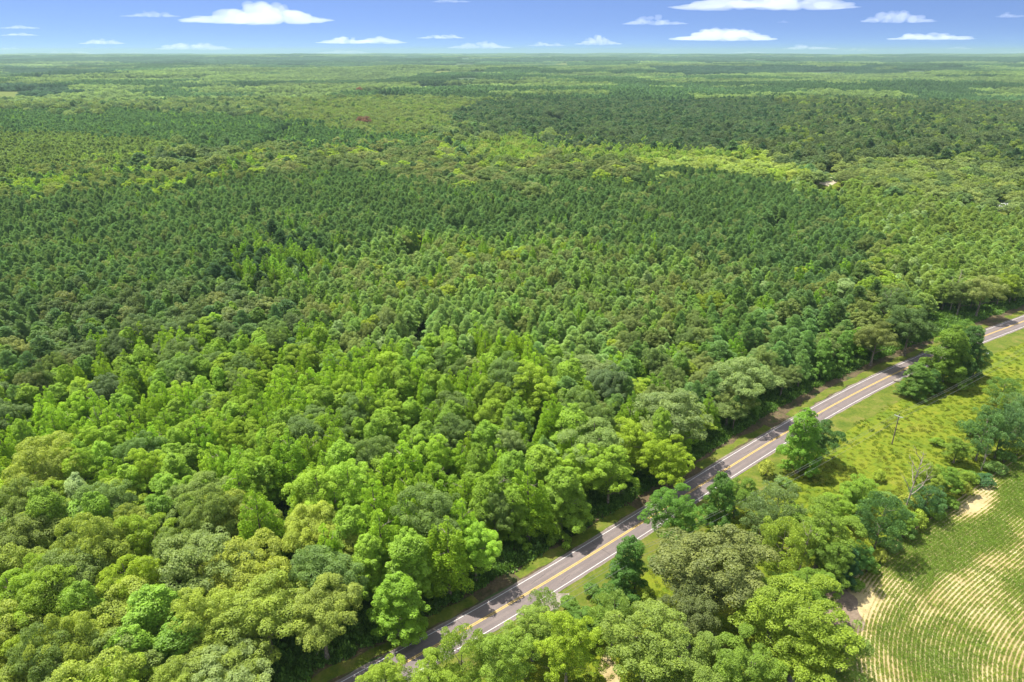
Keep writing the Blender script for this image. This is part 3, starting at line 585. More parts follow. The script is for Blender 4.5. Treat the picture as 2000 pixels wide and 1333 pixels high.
for si in range(-1, len(STANDS)):
    m = np.where(pts[:, 2] == si)[0]
    if not len(m): continue
    spc, mix, hr = STANDS[si][1:] if si >= 0 else OTHER
    cum = np.cumsum([q[1] for q in mix]); u = np.argsort(np.argsort(cl[m])) / len(m) * cum[-1] * .9999
    j = np.searchsorted(cum, u, side='right'); j = np.clip(j, 0, len(mix) - 1)
    TR['kind'][m] = np.array([KINDS.index(q[0]) for q in mix])[j]; TR['tint'][m] = np.array([q[2] for q in mix])[j]
    TR['h'][m] = rng.uniform(hr[0], hr[1], len(m)) + rng.normal(0, .8, len(m)) + (vnoise(pts[m, 0], pts[m, 1], 30, 77) - .5) * 3; TR['r'][m] = spc
R0a = np.array([R0[k] for k in KINDS])
br = np.exp(rng.normal(0, .085, n)) * (.84 + .32 * lum); hue = rng.normal(.005, .035, n)
gm = TR['tint'][:, 1:2]; rat = TR['tint'][:, 0:1] / gm                       # keep tan and orange out of the summer canopy
TR['tint'][:, 0:1] = gm * np.where(rat > .76, .76 + (rat - .76) * .40, rat)
TR['tint'] = TR['tint'] * br[:, None] * np.stack([1 + hue, np.ones(n), 1 - hue], 1)
cr = TR['r'] * np.array([.86, .80, .74, .80, .82])[TR['kind']] * np.where(TR['kind'] == 3, rng.uniform(.66, 1.42, n), rng.uniform(.80, 1.28, n))
sxy = cr / R0a[TR['kind']]; sz = TR['h'] / 20.0; asp = rng.uniform(.84, 1.2, n)
dist = np.hypot(pts[:, 0], pts[:, 1]); hz = height(pts[:, 0], pts[:, 1])
ppx, ppy = pix(pts[:, 0], pts[:, 1], hz + TR['h'] * .75)
infr = (ppx > -25) & (ppx < 2025) & (ppy < 1345) & (ppy > 0)
var = rng.integers(0, 60, n) % np.array([NV[k] for k in KINDS])[TR['kind']]; rot = rng.uniform(0, 6.283, n)
# individuals: the nearest of each kind that the frame shows
hero_n = {k: sum(1 for q in HERO if q[0] == k) for k in KINDS}
single = np.zeros(n, bool)
for ki, k in enumerate(KINDS):
    m = np.where((TR['kind'] == ki) & infr)[0][:300 - hero_n[k]]; single[m] = True
for a in (0,):
    S_, O_ = road_so(pts[single, 0], pts[single, 1])
SI = np.where(single)[0]
def look(t):
    r, g, b = t; l = .3 * r + .6 * g + .1 * b; rat = r / g
    hue_ = 'lime green' if rat > .72 and b / g < .16 else 'olive' if rat > .78 else 'grey green' if b / g > .36 and rat < .78 and l > .08 else 'green'
    ton = 'pale' if l > .155 else 'bright' if l > .112 else 'mid-toned' if l > .075 else 'dark'
    return (ton + ' ' + hue_)
SHAPE = dict(oak='broad oak', maple='bushy maple', poplar='pointed poplar', pine='soft pine', elm='feathery elm')
LM = [(95, 'opposite the bottom road corner'), (150, 'opposite the pale leafy tree'), (185, 'opposite the gravel apron'), (222, 'opposite the dark tapering tree'), (250, 'opposite the roadside pair'),
      (290, 'short of the lone roadside tree'), (330, 'opposite the lone roadside tree'), (380, 'opposite the utility pole'), (430, 'before the road bend'), (480, 'at the road bend'), (9e9, 'beyond the yard')]
ORD = ['first', 'second', 'third', 'fourth', 'fifth', 'sixth', 'seventh', 'eighth', 'ninth', 'tenth', 'eleventh', 'twelfth', 'thirteenth', 'fourteenth', 'fifteenth', 'sixteenth', 'seventeenth', 'eighteenth', 'nineteenth', 'twentieth']
for t_ in ('twenty', 'thirty', 'forty', 'fifty', 'sixty'): ORD += [t_ + '-' + a for a in ORD[:9]] + [{'twenty': 'thirtieth', 'thirty': 'fortieth', 'forty': 'fiftieth', 'fifty': 'sixtieth', 'sixty': 'seventieth'}[t_]]
from collections import defaultdict
lab0 = []; exact = []
xy = pts[SI, :2]
for q, i in enumerate(SI):
    k = KINDS[TR['kind'][i]]; size = 'small' if TR['h'][i] < 14.5 else 'tall' if TR['h'][i] > 18.5 else 'medium'
    o = -O_[q]; rank = int(max(0, (o - 8) // 8)); lm = next(t for a, t in LM if S_[q] < a)
    rank = min(rank, 69); row = f'{ORD[rank]} rank from the road'
    dd = np.hypot(*(xy - xy[q]).T); vx = xy - xy[q]; fr = -vx[:, 1] + 0 * dd; dd[q] = 1e9
    nb = [int(np.argmin(np.where(-vx[:, 1] > np.abs(vx[:, 0]), dd, 1e8))), int(np.argmin(np.where(vx[:, 0] > np.abs(vx[:, 1]), dd, 1e8)))]      # the tree in front, the tree on its right
    nbn = [look(TR['tint'][SI[a]]).split()[0] + ' ' + SHAPE[KINDS[TR['kind'][SI[a]]]].split()[1] for a in nb]
    if ppx[i] < 90: lm = 'near the left edge'
    elif ppx[i] > 1960: lm = 'near the right edge'
    elif ppy[i] > 1270: lm = 'near the bottom edge'
    lab0.append((f'{size} {look(TR["tint"][i])} {SHAPE[k]}', row, lm, nbn))
def assemble(level, q):
    a, row, lm, nb = lab0[q]
    rs = row.replace(' from the road', '')
    if level == 0: return f'{a}, {row}, {lm}'
    if level == 1: return f'{a} behind a {nb[0]}, {rs}, {lm}'
    return f'{a} behind {nb[0]}, beside {nb[1]}, {rs} back'
labs = [assemble(0, q) for q in range(len(SI))]
for lv in (1, 2):
    cnt = defaultdict(list)
    for q, l in enumerate(labs): cnt[l].append(q)
    for l, qs in cnt.items():
        if len(qs) > 1:
            for q in qs: labs[q] = assemble(lv, q)
for q, l in enumerate(labs):
    if len(l.split()) > 16: labs[q] = l.split(' ', 1)[1]
    if len(labs[q].split()) > 16: labs[q] = labs[q].replace(' the ', ' ').replace(' a ', ' ')
GRP = dict(oak='oaks of the forest left of the road', maple='maples of the forest left of the road', poplar='poplars of the forest left of the road', pine='pines of the forest left of the road', elm='feathery elms of the forest left of the road')
def lod_of(d): return 0 if d < 290 else 1 if d < 720 else 2
for q, i in enumerate(SI):
    k = KINDS[TR['kind'][i]]
    plant(k, float(pts[i, 0]), float(pts[i, 1]), float(TR['h'][i]), float(cr[i]), TR['tint'][i], labs[q], GRP[k], var=int(var[i]), rz=float(rot[i]), lod=lod_of(dist[i]), asp=float(asp[i]))
print('individual forest trees', len(SI), 'of', n, 'unique labels', len(set(labs)))

# ------------------------------------------------------------------ the rest of the forest: one object of instances
pcol = bpy.data.collections.new('forest_kinds')        # not linked to the scene: only a library for the instancer
PID = {}
def proto(name, V, Fc, v, mats, midx=None):
    o = bpy.data.objects.new(f'k{len(PID):03d}_{name}', mesh(name, V, Fc, mats, attr=v, midx=midx)); pcol.objects.link(o); PID[name] = len(PID)
def full_tree(kind, vr, lod, lo=None):
    (V, Fc, v), (TV, TF) = tree_geo(kind, vr, lod)
    if lod < 2:
        midx = np.r_[np.zeros(len(Fc)), np.ones(len(TF))]; return np.vstack([V, TV]), np.vstack([Fc, TF + len(V)]), np.r_[v, np.zeros(len(TF))], midx
    return V, Fc, v, None
for ki, k in enumerate(KINDS):
    for vr in range(NV[k]):
        for lod in (0, 1, 2):
            V, Fc, v, mi = full_tree(k, vr, lod); proto(f'{k}_{vr}_{lod}', V, Fc, v, [M_needle if k == 'pine' else M_leaf, M_bark], mi)
# whole stands, 100 m square, for the distance
def patch(name, mix, spc, seed):
    r = np.random.default_rng(seed); Vs, Fs, vs, o = [], [], [], 0
    gx = np.arange(-50, 50, spc)
    for x in gx:
        for y in gx:
            if r.random() < .07: continue
            k = r.choice([a for a, _ in mix], p=[b for _, b in mix]); (V, Fc, v), _ = PG[(k, int(r.integers(0, 2)))]
            V = V.copy(); s = spc * .70 / R0[k] * r.uniform(.7, 1.3); a = r.uniform(0, 6.28); c_, s__ = math.cos(a), math.sin(a)
            X = V[:, 0] * c_ - V[:, 1] * s__; Y = V[:, 0] * s__ + V[:, 1] * c_
            V = np.stack([X * s + x + r.uniform(-.35, .35) * spc, Y * s + y + r.uniform(-.35, .35) * spc, V[:, 2] * r.uniform(.55, 1.15)], 1)
            t = r.random(); Vs.append(V); Fs.append(Fc + o); o += len(V); vs.append(np.clip(v * .5 + t * .6 - .05, 0, 1))
    proto(name, np.vstack(Vs), np.vstack(Fs), np.concatenate(vs), [M_leaf])
PG = {(k, s): tree_geo(k, s, 3) for k in KINDS for s in (0, 1)}
for s in (0, 1):
    patch(f'stand_pine_{s}', [('pine', .9), ('maple', .1)], 8.5, 50 + s)
    patch(f'stand_broad_{s}', [('oak', .55), ('maple', .25), ('elm', .2)], 12.5, 60 + s)
rest = np.where(~single)[0]
idx = np.array([PID[f'{KINDS[TR["kind"][i]]}_{var[i]}_{lod_of(dist[i])}'] for i in rest])
pos = np.c_[pts[rest, 0], pts[rest, 1], hz[rest]]; scl = np.c_[sxy[rest] * asp[rest], sxy[rest] / asp[rest], sz[rest]]; tin = TR['tint'][rest]; rt = rot[rest]
PP, PS, PT, PI_, PR = [pos], [scl], [tin], [idx], [rt]
FIELDS = [[at(-60, 181), at(62, 181), at(66, 198), at(-60, 198)], [at(465, 165), at(522, 164.5), at(535, 175), at(460, 175)], [at(838, 144.2), at(876, 144), at(880, 149.5), at(834, 149.5)], [at(1085, 127), at(1125, 127), at(1130, 130.2), at(1080, 130.2)], [at(1690, 133), at(1760, 133), at(1765, 137), at(1685, 137)]]
for cell, ra, rb, k_ in ((100, R_FAR - 10, 6000, 1.0), (220, 6000, 24000, 2.2)):
    g = np.arange(-rb, rb, cell); X, Y = np.meshgrid(g, np.arange(0, rb, cell)); X = X.ravel() + rng.uniform(-4, 4, X.size); Y = Y.ravel()
    r = np.hypot(X, Y); m = (np.where(ra > 5000, r, Y) >= ra) & (r < rb) & (np.abs(X) < Y * .82 + 100); X, Y, r = X[m], Y[m], r[m]
    for poly in FIELDS: 
        m = ~inpoly(X, Y, [tuple(a) for a in poly]); X, Y, r = X[m], Y[m], r[m]
    sm_ = np.abs(vnoise(X, Y, 900 * k_, 64) - .5 + (vnoise(X, Y, 260 * k_, 65) - .5) * .2) > .035; X, Y, r = X[sm_], Y[sm_], r[sm_]
    n1 = vnoise(X, Y, 420 * k_, 71) * .6 + vnoise(X, Y, 150 * k_, 72) * .4; n2 = vnoise(X, Y, 700 * k_, 75)
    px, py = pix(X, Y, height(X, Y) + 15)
    dk = np.zeros(len(X), bool)  # far bands of shadow, put into the canopy tint
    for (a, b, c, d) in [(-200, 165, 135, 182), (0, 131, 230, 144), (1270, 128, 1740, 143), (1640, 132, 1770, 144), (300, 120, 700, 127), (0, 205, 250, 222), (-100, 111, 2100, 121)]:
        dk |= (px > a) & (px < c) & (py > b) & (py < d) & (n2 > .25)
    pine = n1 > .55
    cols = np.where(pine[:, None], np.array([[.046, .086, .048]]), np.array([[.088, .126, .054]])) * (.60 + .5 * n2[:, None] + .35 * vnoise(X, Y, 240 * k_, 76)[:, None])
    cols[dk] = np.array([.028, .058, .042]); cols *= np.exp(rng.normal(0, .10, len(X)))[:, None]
    ii = np.where(pine, [PID[f'stand_pine_{a}'] for a in rng.integers(0, 2, len(X))], [PID[f'stand_broad_{a}'] for a in rng.integers(0, 2, len(X))])
    s = cell / 100 * 1.04
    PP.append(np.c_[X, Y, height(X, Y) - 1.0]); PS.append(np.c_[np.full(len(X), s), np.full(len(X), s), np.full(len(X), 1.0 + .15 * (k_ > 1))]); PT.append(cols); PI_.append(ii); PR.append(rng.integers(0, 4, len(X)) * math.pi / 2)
def instancer(name, pos, scl, tin, idx, rt, col, **props):
    me = bpy.data.meshes.new(name); me.vertices.add(len(pos)); me.vertices.foreach_set('co', np.asarray(pos, np.float32).ravel())
    for an, ty, dat, fld in (('scl', 'FLOAT_VECTOR', scl, 'vector'), ('idx', 'INT', idx, 'value'), ('rz', 'FLOAT', rt, 'value')):
        a = me.attributes.new(an, ty, 'POINT'); a.data.foreach_set(fld, np.asarray(dat, np.int32 if ty == 'INT' else np.float32).ravel())
    a = me.attributes.new('tint', 'FLOAT_VECTOR', 'POINT'); a.data.foreach_set('vector', np.asarray(tin, np.float32).ravel())
    o = link(name, me, **props)
    ng = bpy.data.node_groups.new(name, 'GeometryNodeTree')
    ng.interface.new_socket('Geometry', in_out='INPUT', socket_type='NodeSocketGeometry'); ng.interface.new_socket('Geometry', in_out='OUTPUT', socket_type='NodeSocketGeometry')
    gi = ng.nodes.new('NodeGroupInput'); go = ng.nodes.new('NodeGroupOutput'); iop = ng.nodes.new('GeometryNodeInstanceOnPoints'); ci = ng.nodes.new('GeometryNodeCollectionInfo')
    ci.inputs['Collection'].default_value = col; ci.inputs['Separate Children'].default_value = True; ci.inputs['Reset Children'].default_value = True
    def na_(nm, ty): q = ng.nodes.new('GeometryNodeInputNamedAttribute'); q.data_type = ty; q.inputs['Name'].default_value = nm; return q.outputs['Attribute']
    cz = ng.nodes.new('ShaderNodeCombineXYZ'); l = ng.links.new; iop.inputs['Pick Instance'].default_value = True
    l(gi.outputs[0], iop.inputs['Points']); l(ci.outputs[0], iop.inputs['Instance']); l(na_('idx', 'INT'), iop.inputs['Instance Index'])
    l(na_('rz', 'FLOAT'), cz.inputs[2]); l(cz.outputs[0], iop.inputs['Rotation']); l(na_('scl', 'FLOAT_VECTOR'), iop.inputs['Scale']); l(iop.outputs[0], go.inputs[0])
    mo = o.modifiers.new('scatter', 'NODES'); mo.node_group = ng; return o
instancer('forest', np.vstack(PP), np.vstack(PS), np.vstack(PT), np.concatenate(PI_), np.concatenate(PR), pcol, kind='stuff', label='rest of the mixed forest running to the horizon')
print('forest instances', sum(len(a) for a in PP))
for i, f in enumerate(FIELDS):
    f = np.array(f); mn, mxx = f.min(0), f.max(0); gx = np.linspace(mn[0], mxx[0], 24); gy = np.linspace(mn[1], mxx[1], 24); X, Y = np.meshgrid(gx, gy)
    V = np.c_[X.ravel(), Y.ravel(), height(X.ravel(), Y.ravel()) + 1.5]; Fc = np.array([(a * 24 + b, a * 24 + b + 1, a * 24 + b + 25, a * 24 + b + 24) for a in range(23) for b in range(23)])
    cc = V[Fc].mean(1); Fc = Fc[inpoly(cc[:, 0], cc[:, 1], [tuple(q) for q in f])]
    if len(Fc): link('hay_field', mesh('hay_field', V, Fc, [[M_verge, M_meadow, M_verge, M_verge, M_meadow][i]]), kind='structure')

# ------------------------------------------------------------------ grass, undergrowth and crops
gcol = bpy.data.collections.new('ground_plants'); 
def tuft(n, rad, h, size, seed, up=.6):
    r = np.random.default_rng(seed); a = r.uniform(0, 6.28, n); q = rad * np.sqrt(r.random(n)); p = np.stack([np.cos(a) * q, np.sin(a) * q, r.random(n) * h * (1 - .6 * q / rad) + .02], 1)
    t = r.normal(size=(n, 3)) * .6; t[:, 2] += up; t /= np.linalg.norm(t, axis=1)[:, None]; b = np.cross(t, r.normal(size=(n, 3))); b /= np.linalg.norm(b, axis=1)[:, None]; s = (size * r.uniform(.6, 1.4, n))[:, None]
    V = np.stack([p + t * s, p + b * s * .45, p - t * s, p - b * s * .45], 1).reshape(-1, 3); return V, np.arange(4 * n).reshape(-1, 4), r.random(n)
for i, a in enumerate([(70, .8, .35, .15, 1), (70, .9, .55, .17, 2), (60, .7, .8, .2, 3), (46, .34, .30, .11, 4), (40, .30, .22, .10, 5), (14, .22, .12, .08, 6)]):
    V, Fc, v = tuft(*a); o = bpy.data.objects.new(f'g{i}', mesh('tuft', V, Fc, [M_leaf], attr=v)); gcol.objects.link(o)
# meadow tufts
n_ = 34000; ss_ = rng.uniform(60, 560, n_); oo_ = 11 + (rng.random(n_) ** .85) * 95
mp = roadpt(ss_, oo_).T
def dens_field(x, y):   # signed distance into the crop field
    out = np.full(len(x), -99.)
    for a in range(0, len(x), 4000):
        dx = x[a:a + 4000, None] - B[None, ::4, 0]; dy = y[a:a + 4000, None] - B[None, ::4, 1]; k = np.argmin(dx * dx + dy * dy, 1); i = np.arange(len(k))
        out[a:a + 4000] = dx[i, k] * BN[::4][k, 0] + dy[i, k] * BN[::4][k, 1]
    return out
fd = dens_field(mp[:, 0], mp[:, 1]); px, py = pix(mp[:, 0], mp[:, 1], 0 * fd)
k = (fd < -.6) & (px > 650) & (px < 2060) & (py < 1400); mp, fd = mp[k], fd[k]
nn_ = vnoise(mp[:, 0], mp[:, 1], 9, 5) * .6 + vnoise(mp[:, 0], mp[:, 1], 3, 6) * .4; n3 = vnoise(mp[:, 0], mp[:, 1], 22, 8)
k = rng.random(len(mp)) < .35 + .7 * nn_; mp, nn_, n3 = mp[k], nn_[k], n3[k]
tn = np.where((nn_ > .62)[:, None], [[.055, .079, .007]], [[.060, .083, .005]]); tn = np.where((n3 > .72)[:, None], [[.078, .092, .012]], tn) * np.exp(rng.normal(0, .16, len(mp)))[:, None]
ix = np.where(nn_ > .62, 1 + (rng.random(len(mp)) < .35), 0); sc3 = rng.uniform(.45, 1.0, len(mp))
instancer('grass', np.c_[mp, np.full(len(mp), .02)], np.c_[sc3, sc3, sc3 * .8], tn, ix, rng.uniform(0, 6.28, len(mp)), gcol, kind='stuff', label='rough bright meadow grass and weeds right of the road')
# undergrowth along the forest edge and inside the near forest
n_ = 9000; ss_ = rng.uniform(40, 640, n_); oo_ = -(9.0 + 2.8 * sst(240, 330, ss_)) - rng.random(n_) ** 1.3 * 16; up_ = roadpt(ss_, oo_).T; s3 = rng.uniform(.8, 2.4, n_)
n2_ = 16000; ux = np.stack([rng.uniform(-330, 150, n2_), rng.uniform(75, 400, n2_)], 1); uo = road_so(ux[:, 0], ux[:, 1])[1]; ux = ux[(uo < -16) & (np.abs(ux[:, 0]) < ux[:, 1] * .85 + 30)]
up_ = np.vstack([up_, ux]); n_ = len(up_); s3 = np.r_[s3, rng.uniform(1.6, 3.6, len(ux))]
instancer('undergrowth', np.c_[up_, np.full(n_, .0)], np.c_[s3, s3, s3 * 1.4], np.array([[.045, .085, .018]]) * np.exp(rng.normal(0, .25, n_))[:, None], rng.integers(0, 3, n_), rng.uniform(0, 6.28, n_), gcol, kind='stuff', label='dark leafy undergrowth beneath the forest edge')
# crop rows
rows = []
for rI, d in enumerate(np.arange(.8, 74, .84)):
    q = B + BN * d; sg = np.r_[0, np.cumsum(np.hypot(*np.diff(q, axis=0).T))]; u = np.arange(0, sg[-1], .42); u = u + rng.uniform(-.1, .1, len(u))
    rows.append(np.c_[np.interp(u, sg, q[:, 0]), np.interp(u, sg, q[:, 1]), np.full(len(u), d)])
rows = np.concatenate(rows); px, py = pix(rows[:, 0], rows[:, 1], 0 * rows[:, 0]); k = (px > 1560) & (px < 2060) & (py < 1400) & (py > 850); rows, px, py = rows[k], px[k], py[k]
def ell(cx_, cy_, rx, ry, ang): c_, s__ = math.cos(R_(ang)), math.sin(R_(ang)); a = (px - cx_) * c_ + (py - cy_) * s__; b = -(px - cx_) * s__ + (py - cy_) * c_; return np.exp(-((a / rx) ** 2 + (b / ry) ** 2))
g = .68 + .45 * ell(1790, 1090, 190, 40, -38) + .55 * ell(1900, 1060, 130, 32, -35) + .7 * ell(1830, 1325, 70, 50, 0) + .45 * ell(1980, 960, 60, 40, -38) + .35 * ell(1760, 1200, 100, 16, -48) \
    - 1.3 * ell(1905, 985, 62, 24, -35) - 1.1 * ell(1690, 1175, 50, 40, -20) - 1.6 * ell(1640, 1190, 38, 50, 10) - .3 * ell(1850, 1150, 150, 26, -32) - .3 * ell(1960, 1290, 90, 30, -35)
g += (vnoise(rows[:, 0], rows[:, 1], 7, 41) - .5) * .75 + (vnoise(rows[:, 0], rows[:, 1], 2.2, 42) - .5) * .4 + rng.normal(0, .08, len(rows))
k = g > -.25; rows, g = rows[k], np.clip(g[k], 0, 1.1)
tn = np.array([[.115, .14, .02]]) * (1 - g[:, None]).clip(0, 1) + np.array([[.066, .105, .016]]) * g[:, None].clip(0, 1); tn *= np.exp(rng.normal(0, .12, len(rows)))[:, None]
ix = np.where(g > .55, 3, np.where(g > .15, 4, 5)); s3 = (.84 + .36 * g) * rng.uniform(.85, 1.15, len(rows))
instancer('crops', np.c_[rows[:, :2], np.full(len(rows), .06)], np.c_[s3, s3, s3], tn, ix, rng.uniform(0, 6.28, len(rows)), gcol, kind='stuff', label='curving rows of low green crops on pale dry soil')

# ------------------------------------------------------------------ dead trees and snags
def dead(px, py, h, seed, label, spread=.35, nb=9, mat=M_pale, lean=(0, 0), r0=.28):
    x, y = at(px, py); r = np.random.default_rng(seed); o = thing('dead_tree', label, 'dead tree', (x, y, 0), 0)
    zz = np.linspace(0, h, 8); P = np.stack([lean[0] * zz / h + np.cumsum(r.normal(size=8)) * .12, lean[1] * zz / h + np.cumsum(r.normal(size=8)) * .12, zz], 1)
    link('trunk', mesh('dead_trunk', *tube(P, r0 * (1 - .85 * zz / h), 7), [mat], smooth=True), o)
    for k in range(nb):
        z0 = h * (.35 + .6 * k / nb); a = k * 2.4 + r.random(); ln = h * spread * (1 - .5 * k / nb) * r.uniform(.7, 1.2); b = np.array([np.interp(z0, zz, P[:, 0]), np.interp(z0, zz, P[:, 1]), z0])
        pp = [b]
        for u in range(4): pp.append(pp[-1] + np.array([math.cos(a), math.sin(a), .9 + .3 * u]) * ln * .2 + r.normal(size=3) * ln * .05)
        parts = [tube(pp, r0 * np.array([.5, .4, .28, .18, .06]), 5)]
        for u in (2, 3):
            for sgn in (-1, 1):
                e = pp[u] + np.array([math.cos(a + sgn), math.sin(a + sgn), .8]) * ln * .28; parts.append(tube([pp[u], (pp[u] + e) / 2 + r.normal(size=3) * .08, e], r0 * np.array([.2, .12, .05]), 4))
        link('branch', mesh('dead_branch', *join(parts), [mat], smooth=True), o)
    return o
dead(1764, 1012, 20, 3, 'tall bleached dead tree with bare forked limbs in the hedge by the field', spread=.3, nb=10, lean=(1.2, 0))
dead(1916, 918, 8.5, 4, 'short pale broken snag standing above the round dark bush', spread=.18, nb=5)
dead(1560, 1135, 16, 5, 'bleached bare trunk with a few branches between yellow green and olive trees', spread=.22, nb=8, lean=(.5, 0))
dead(1571, 1128, 13, 6, 'thinner reddish bare trunk just right of the bleached bare trunk', spread=.2, nb=6)
dead(1250, 1345, 17, 7, 'pale bare stem leaning inside the broad light olive tree', spread=.12, nb=4, lean=(2.5, -1), r0=.2)
dead(216, 905, 19.5, 8, 'pale dead spar sticking out of the bright green trees on the left', spread=.18, nb=7, r0=.3)
dead(635, 1050, 16, 9, 'grey dead treetop left of the round bright green crowns in the near forest', spread=.3, nb=8)
dead(1855, 612, 19, 10, 'white-limbed dead tree inside the dark trees behind the yard', spread=.35, nb=9)
dead(1722, 650, 20, 11, 'bare grey fork poking out of the dark oaks by the road bend', spread=.3, nb=6)

# ------------------------------------------------------------------ utility poles and wires
dirn = T[np.argmin(np.abs(S - 300))]
def pole(px, py, h, label):
    x, y = at(px, py); a = math.atan2(dirn[1], dirn[0]); o = thing('utility_pole', label, 'utility pole', (x, y, 0), a, group='utility poles along the road')
    link('post', mesh('post', *tube([(0, 0, 0), (0, 0, h * .5), (0, 0, h)], [.2, .17, .13], 10), [M_pole], smooth=True), o)
    link('crossarm', mesh('crossarm', *join([box(-.16, -.05, -1.3, 1.3, h - .75, h - .6), tube([(-.1, -.9, h - .68), (0, 0, h - 1.5)], [.03, .03], 4), tube([(-.1, .9, h - .68), (0, 0, h - 1.5)], [.03, .03], 4)]), [M_porc]), o)
    for q in (-1.15, 0, 1.15):
        z = h - .6 if q else h
        link('insulator', mesh('insulator', *tube([(-.1 if q else 0, q, z), (-.1 if q else 0, q, z + .1), (-.1 if q else 0, q, z + .25)], [.05, .09, .05], 8), [M_porc]), o)
    return np.array([x, y]), h
pA = pole(1742, 868, 10.8, 'lone weathered utility pole with a crossarm in the meadow')
pB = pole(1239, 1157, 11.5, 'utility pole half hidden beside the dark tapering roadside tree')
a = math.atan2(dirn[1], dirn[0]); nrm = np.array([-math.sin(a), math.cos(a)])
far_ = (pA[0] + (pA[0] - pB[0]) * 1.0, 10.8); nearp = (pB[0] - (pA[0] - pB[0]) * .8, 11)
for u, v in ((pB, pA), (pA, far_), (nearp, pB)):
    parts = []
    for q in (-1.15, 0, 1.15):
        e0 = np.r_[u[0] + nrm * q, u[1] - (.35 if q else -.2)]; e1 = np.r_[v[0] + nrm * q, v[1] - (.35 if q else -.2)]
        tt = np.linspace(0, 1, 15)[:, None]; P = e0 + (e1 - e0) * tt; P[:, 2] -= (4 * tt * (1 - tt))[:, 0] * 1.6; parts.append(tube(P, [.03] * 15, 4))
    o = link('power_line', mesh('power_line', *join(parts), [M_wire]))
    o['label'] = {0: 'wires between the half hidden pole and the lone meadow pole', 1: 'wires from the meadow pole past the road bend clump', 2: 'wires running from the half hidden pole over the bottom trees'}[0 if v is pA else 1 if u is pA else 2]; o['category'] = 'power line'; o['group'] = 'overhead wires'

# ------------------------------------------------------------------ small things far off
def mound(px, py, r, mat, label, name='rock', cat='rock'):
    x, y = at(px, py); V = unit(200, np.random.default_rng(5)) 
    import bmesh
    bm = bmesh.new(); bmesh.ops.create_icosphere(bm, subdivisions=3, radius=1)
    for v_ in bm.verts:
        k = 1 + .3 * (vnoise(v_.co.x * 2 + 9, v_.co.y * 2 + v_.co.z * 2 + 9, 1, 4) - .5); v_.co = (v_.co.x * r * k, v_.co.y * r * .7 * k, max(-.1, v_.co.z * r * .55 * k))
    me = bpy.data.meshes.new(name); bm.to_mesh(me); bm.free(); me.materials.append(mat); o = link(name, me); o.location = (x, y, .1); o['label'] = label; o['category'] = cat
mound(1826, 627, 1.3, M_metal, 'small white boulder on the shaded yard lawn behind the clump of trees')
mound(1928, 691, .7, M_metal, 'pale stone on the mown verge beyond the road bend clump')
mound(1752, 745, 1.5, M_gravel, 'pale gravel heap on the road edge at the foot of the road bend clump', 'gravel_heap', 'gravel heap')
sheet('clearing_grass', [at(*p) for p in [(1588, 390), (1586, 342), (1612, 335), (1650, 336), (1646, 352), (1644, 390)]], .35, M_meadow)
sheet('shed_yard', [at(*p) for p in [(1926, 438), (1922, 398), (1990, 403), (1976, 438)]], .35, M_verge)
sheet('bare_sand', [at(*p) for p in [(1598, 360), (1596, 351), (1612, 347), (1640, 349), (1634, 358), (1620, 366)]], 0.6, M_sand)
def prism_house(name, label, cat, px, py, L_, W_, hw, hr, mw, mr, rz, group=None):
    x, y = at(px, py); o = thing(name, label, cat, (x, y, float(height(np.array([x]), np.array([y]))[0])), rz)
    link('wall', mesh('wall', *box(-L_ / 2, L_ / 2, -W_ / 2, W_ / 2, 0, hw), [mw]), o)
    e = .4; V = np.array([(-L_ / 2 - e, -W_ / 2 - e, hw - .1), (L_ / 2 + e, -W_ / 2 - e, hw - .1), (-L_ / 2 - e, 0, hw + hr), (L_ / 2 + e, 0, hw + hr), (-L_ / 2 - e, W_ / 2 + e, hw - .1), (L_ / 2 + e, W_ / 2 + e, hw - .1),
                        (-L_ / 2 - e, -W_ / 2 - e, hw - .25), (L_ / 2 + e, -W_ / 2 - e, hw - .25), (-L_ / 2 - e, W_ / 2 + e, hw - .25), (L_ / 2 + e, W_ / 2 + e, hw - .25)])
    link('roof', mesh('roof', V, np.array([(0, 1, 3, 2), (2, 3, 5, 4), (0, 6, 7, 1), (4, 5, 9, 8), (6, 8, 9, 7)]), [mr]), o)
    for q in (-.3, .3):
        wd = link('window', mesh('window', *box(q * L_ - .6, q * L_ + .6, -W_ / 2 - .03, -W_ / 2 + .02, 1, 2.1), [M_dark]), o)
    link('door', mesh('door', *box(-.5, .5, -W_ / 2 - .04, -W_ / 2 + .02, 0, 2.05), [M_rust]), o)
    return o
prism_house('long_shed', 'low shed with a white metal roof between the light pines and the olive oaks', 'shed', 1955, 412, 14, 8, 4.5, 1.5, M_wall, M_metal, .1)
prism_house('rusty_shed', 'small rusty red shed at the back of the sandy clearing', 'shed', 1600, 344, 6, 4, 3.0, 1.2, M_rust, M_rust, .4)
def trailer(px, py, rz, label, Lt=7):
    x, y = at(px, py); o = thing('flatbed_trailer', label, 'trailer', (x, y, float(height(np.array([x]), np.array([y]))[0])), rz, group='trailers parked on the clearing')
    link('bed', mesh('bed', *box(-Lt / 2, Lt / 2, -1.2, 1.2, .8, 1.0), [M_pole]), o); link('drawbar', mesh('drawbar', *box(Lt / 2, Lt / 2 + 1.6, -.06, .06, .82, .95), [M_rust]), o)
    link('headboard', mesh('headboard', *box(-Lt / 2, -Lt / 2 + .15, -1.2, 1.2, 1.0, 2.0), [M_rust]), o)
    for sx_ in (-.8, .4):
        for sy in (-1.1, 1.1): link('wheel', mesh('wheel', *tube([(sx_, sy - .12, .42), (sx_, sy + .12, .42)], [.42, .42], 14), [M_dark]), o)
trailer(1608, 356, .2, 'empty flatbed trailer on the left part of the sandy clearing'); trailer(1618, 355, 1.0, 'short dark trailer on the right part of the sandy clearing', 4)
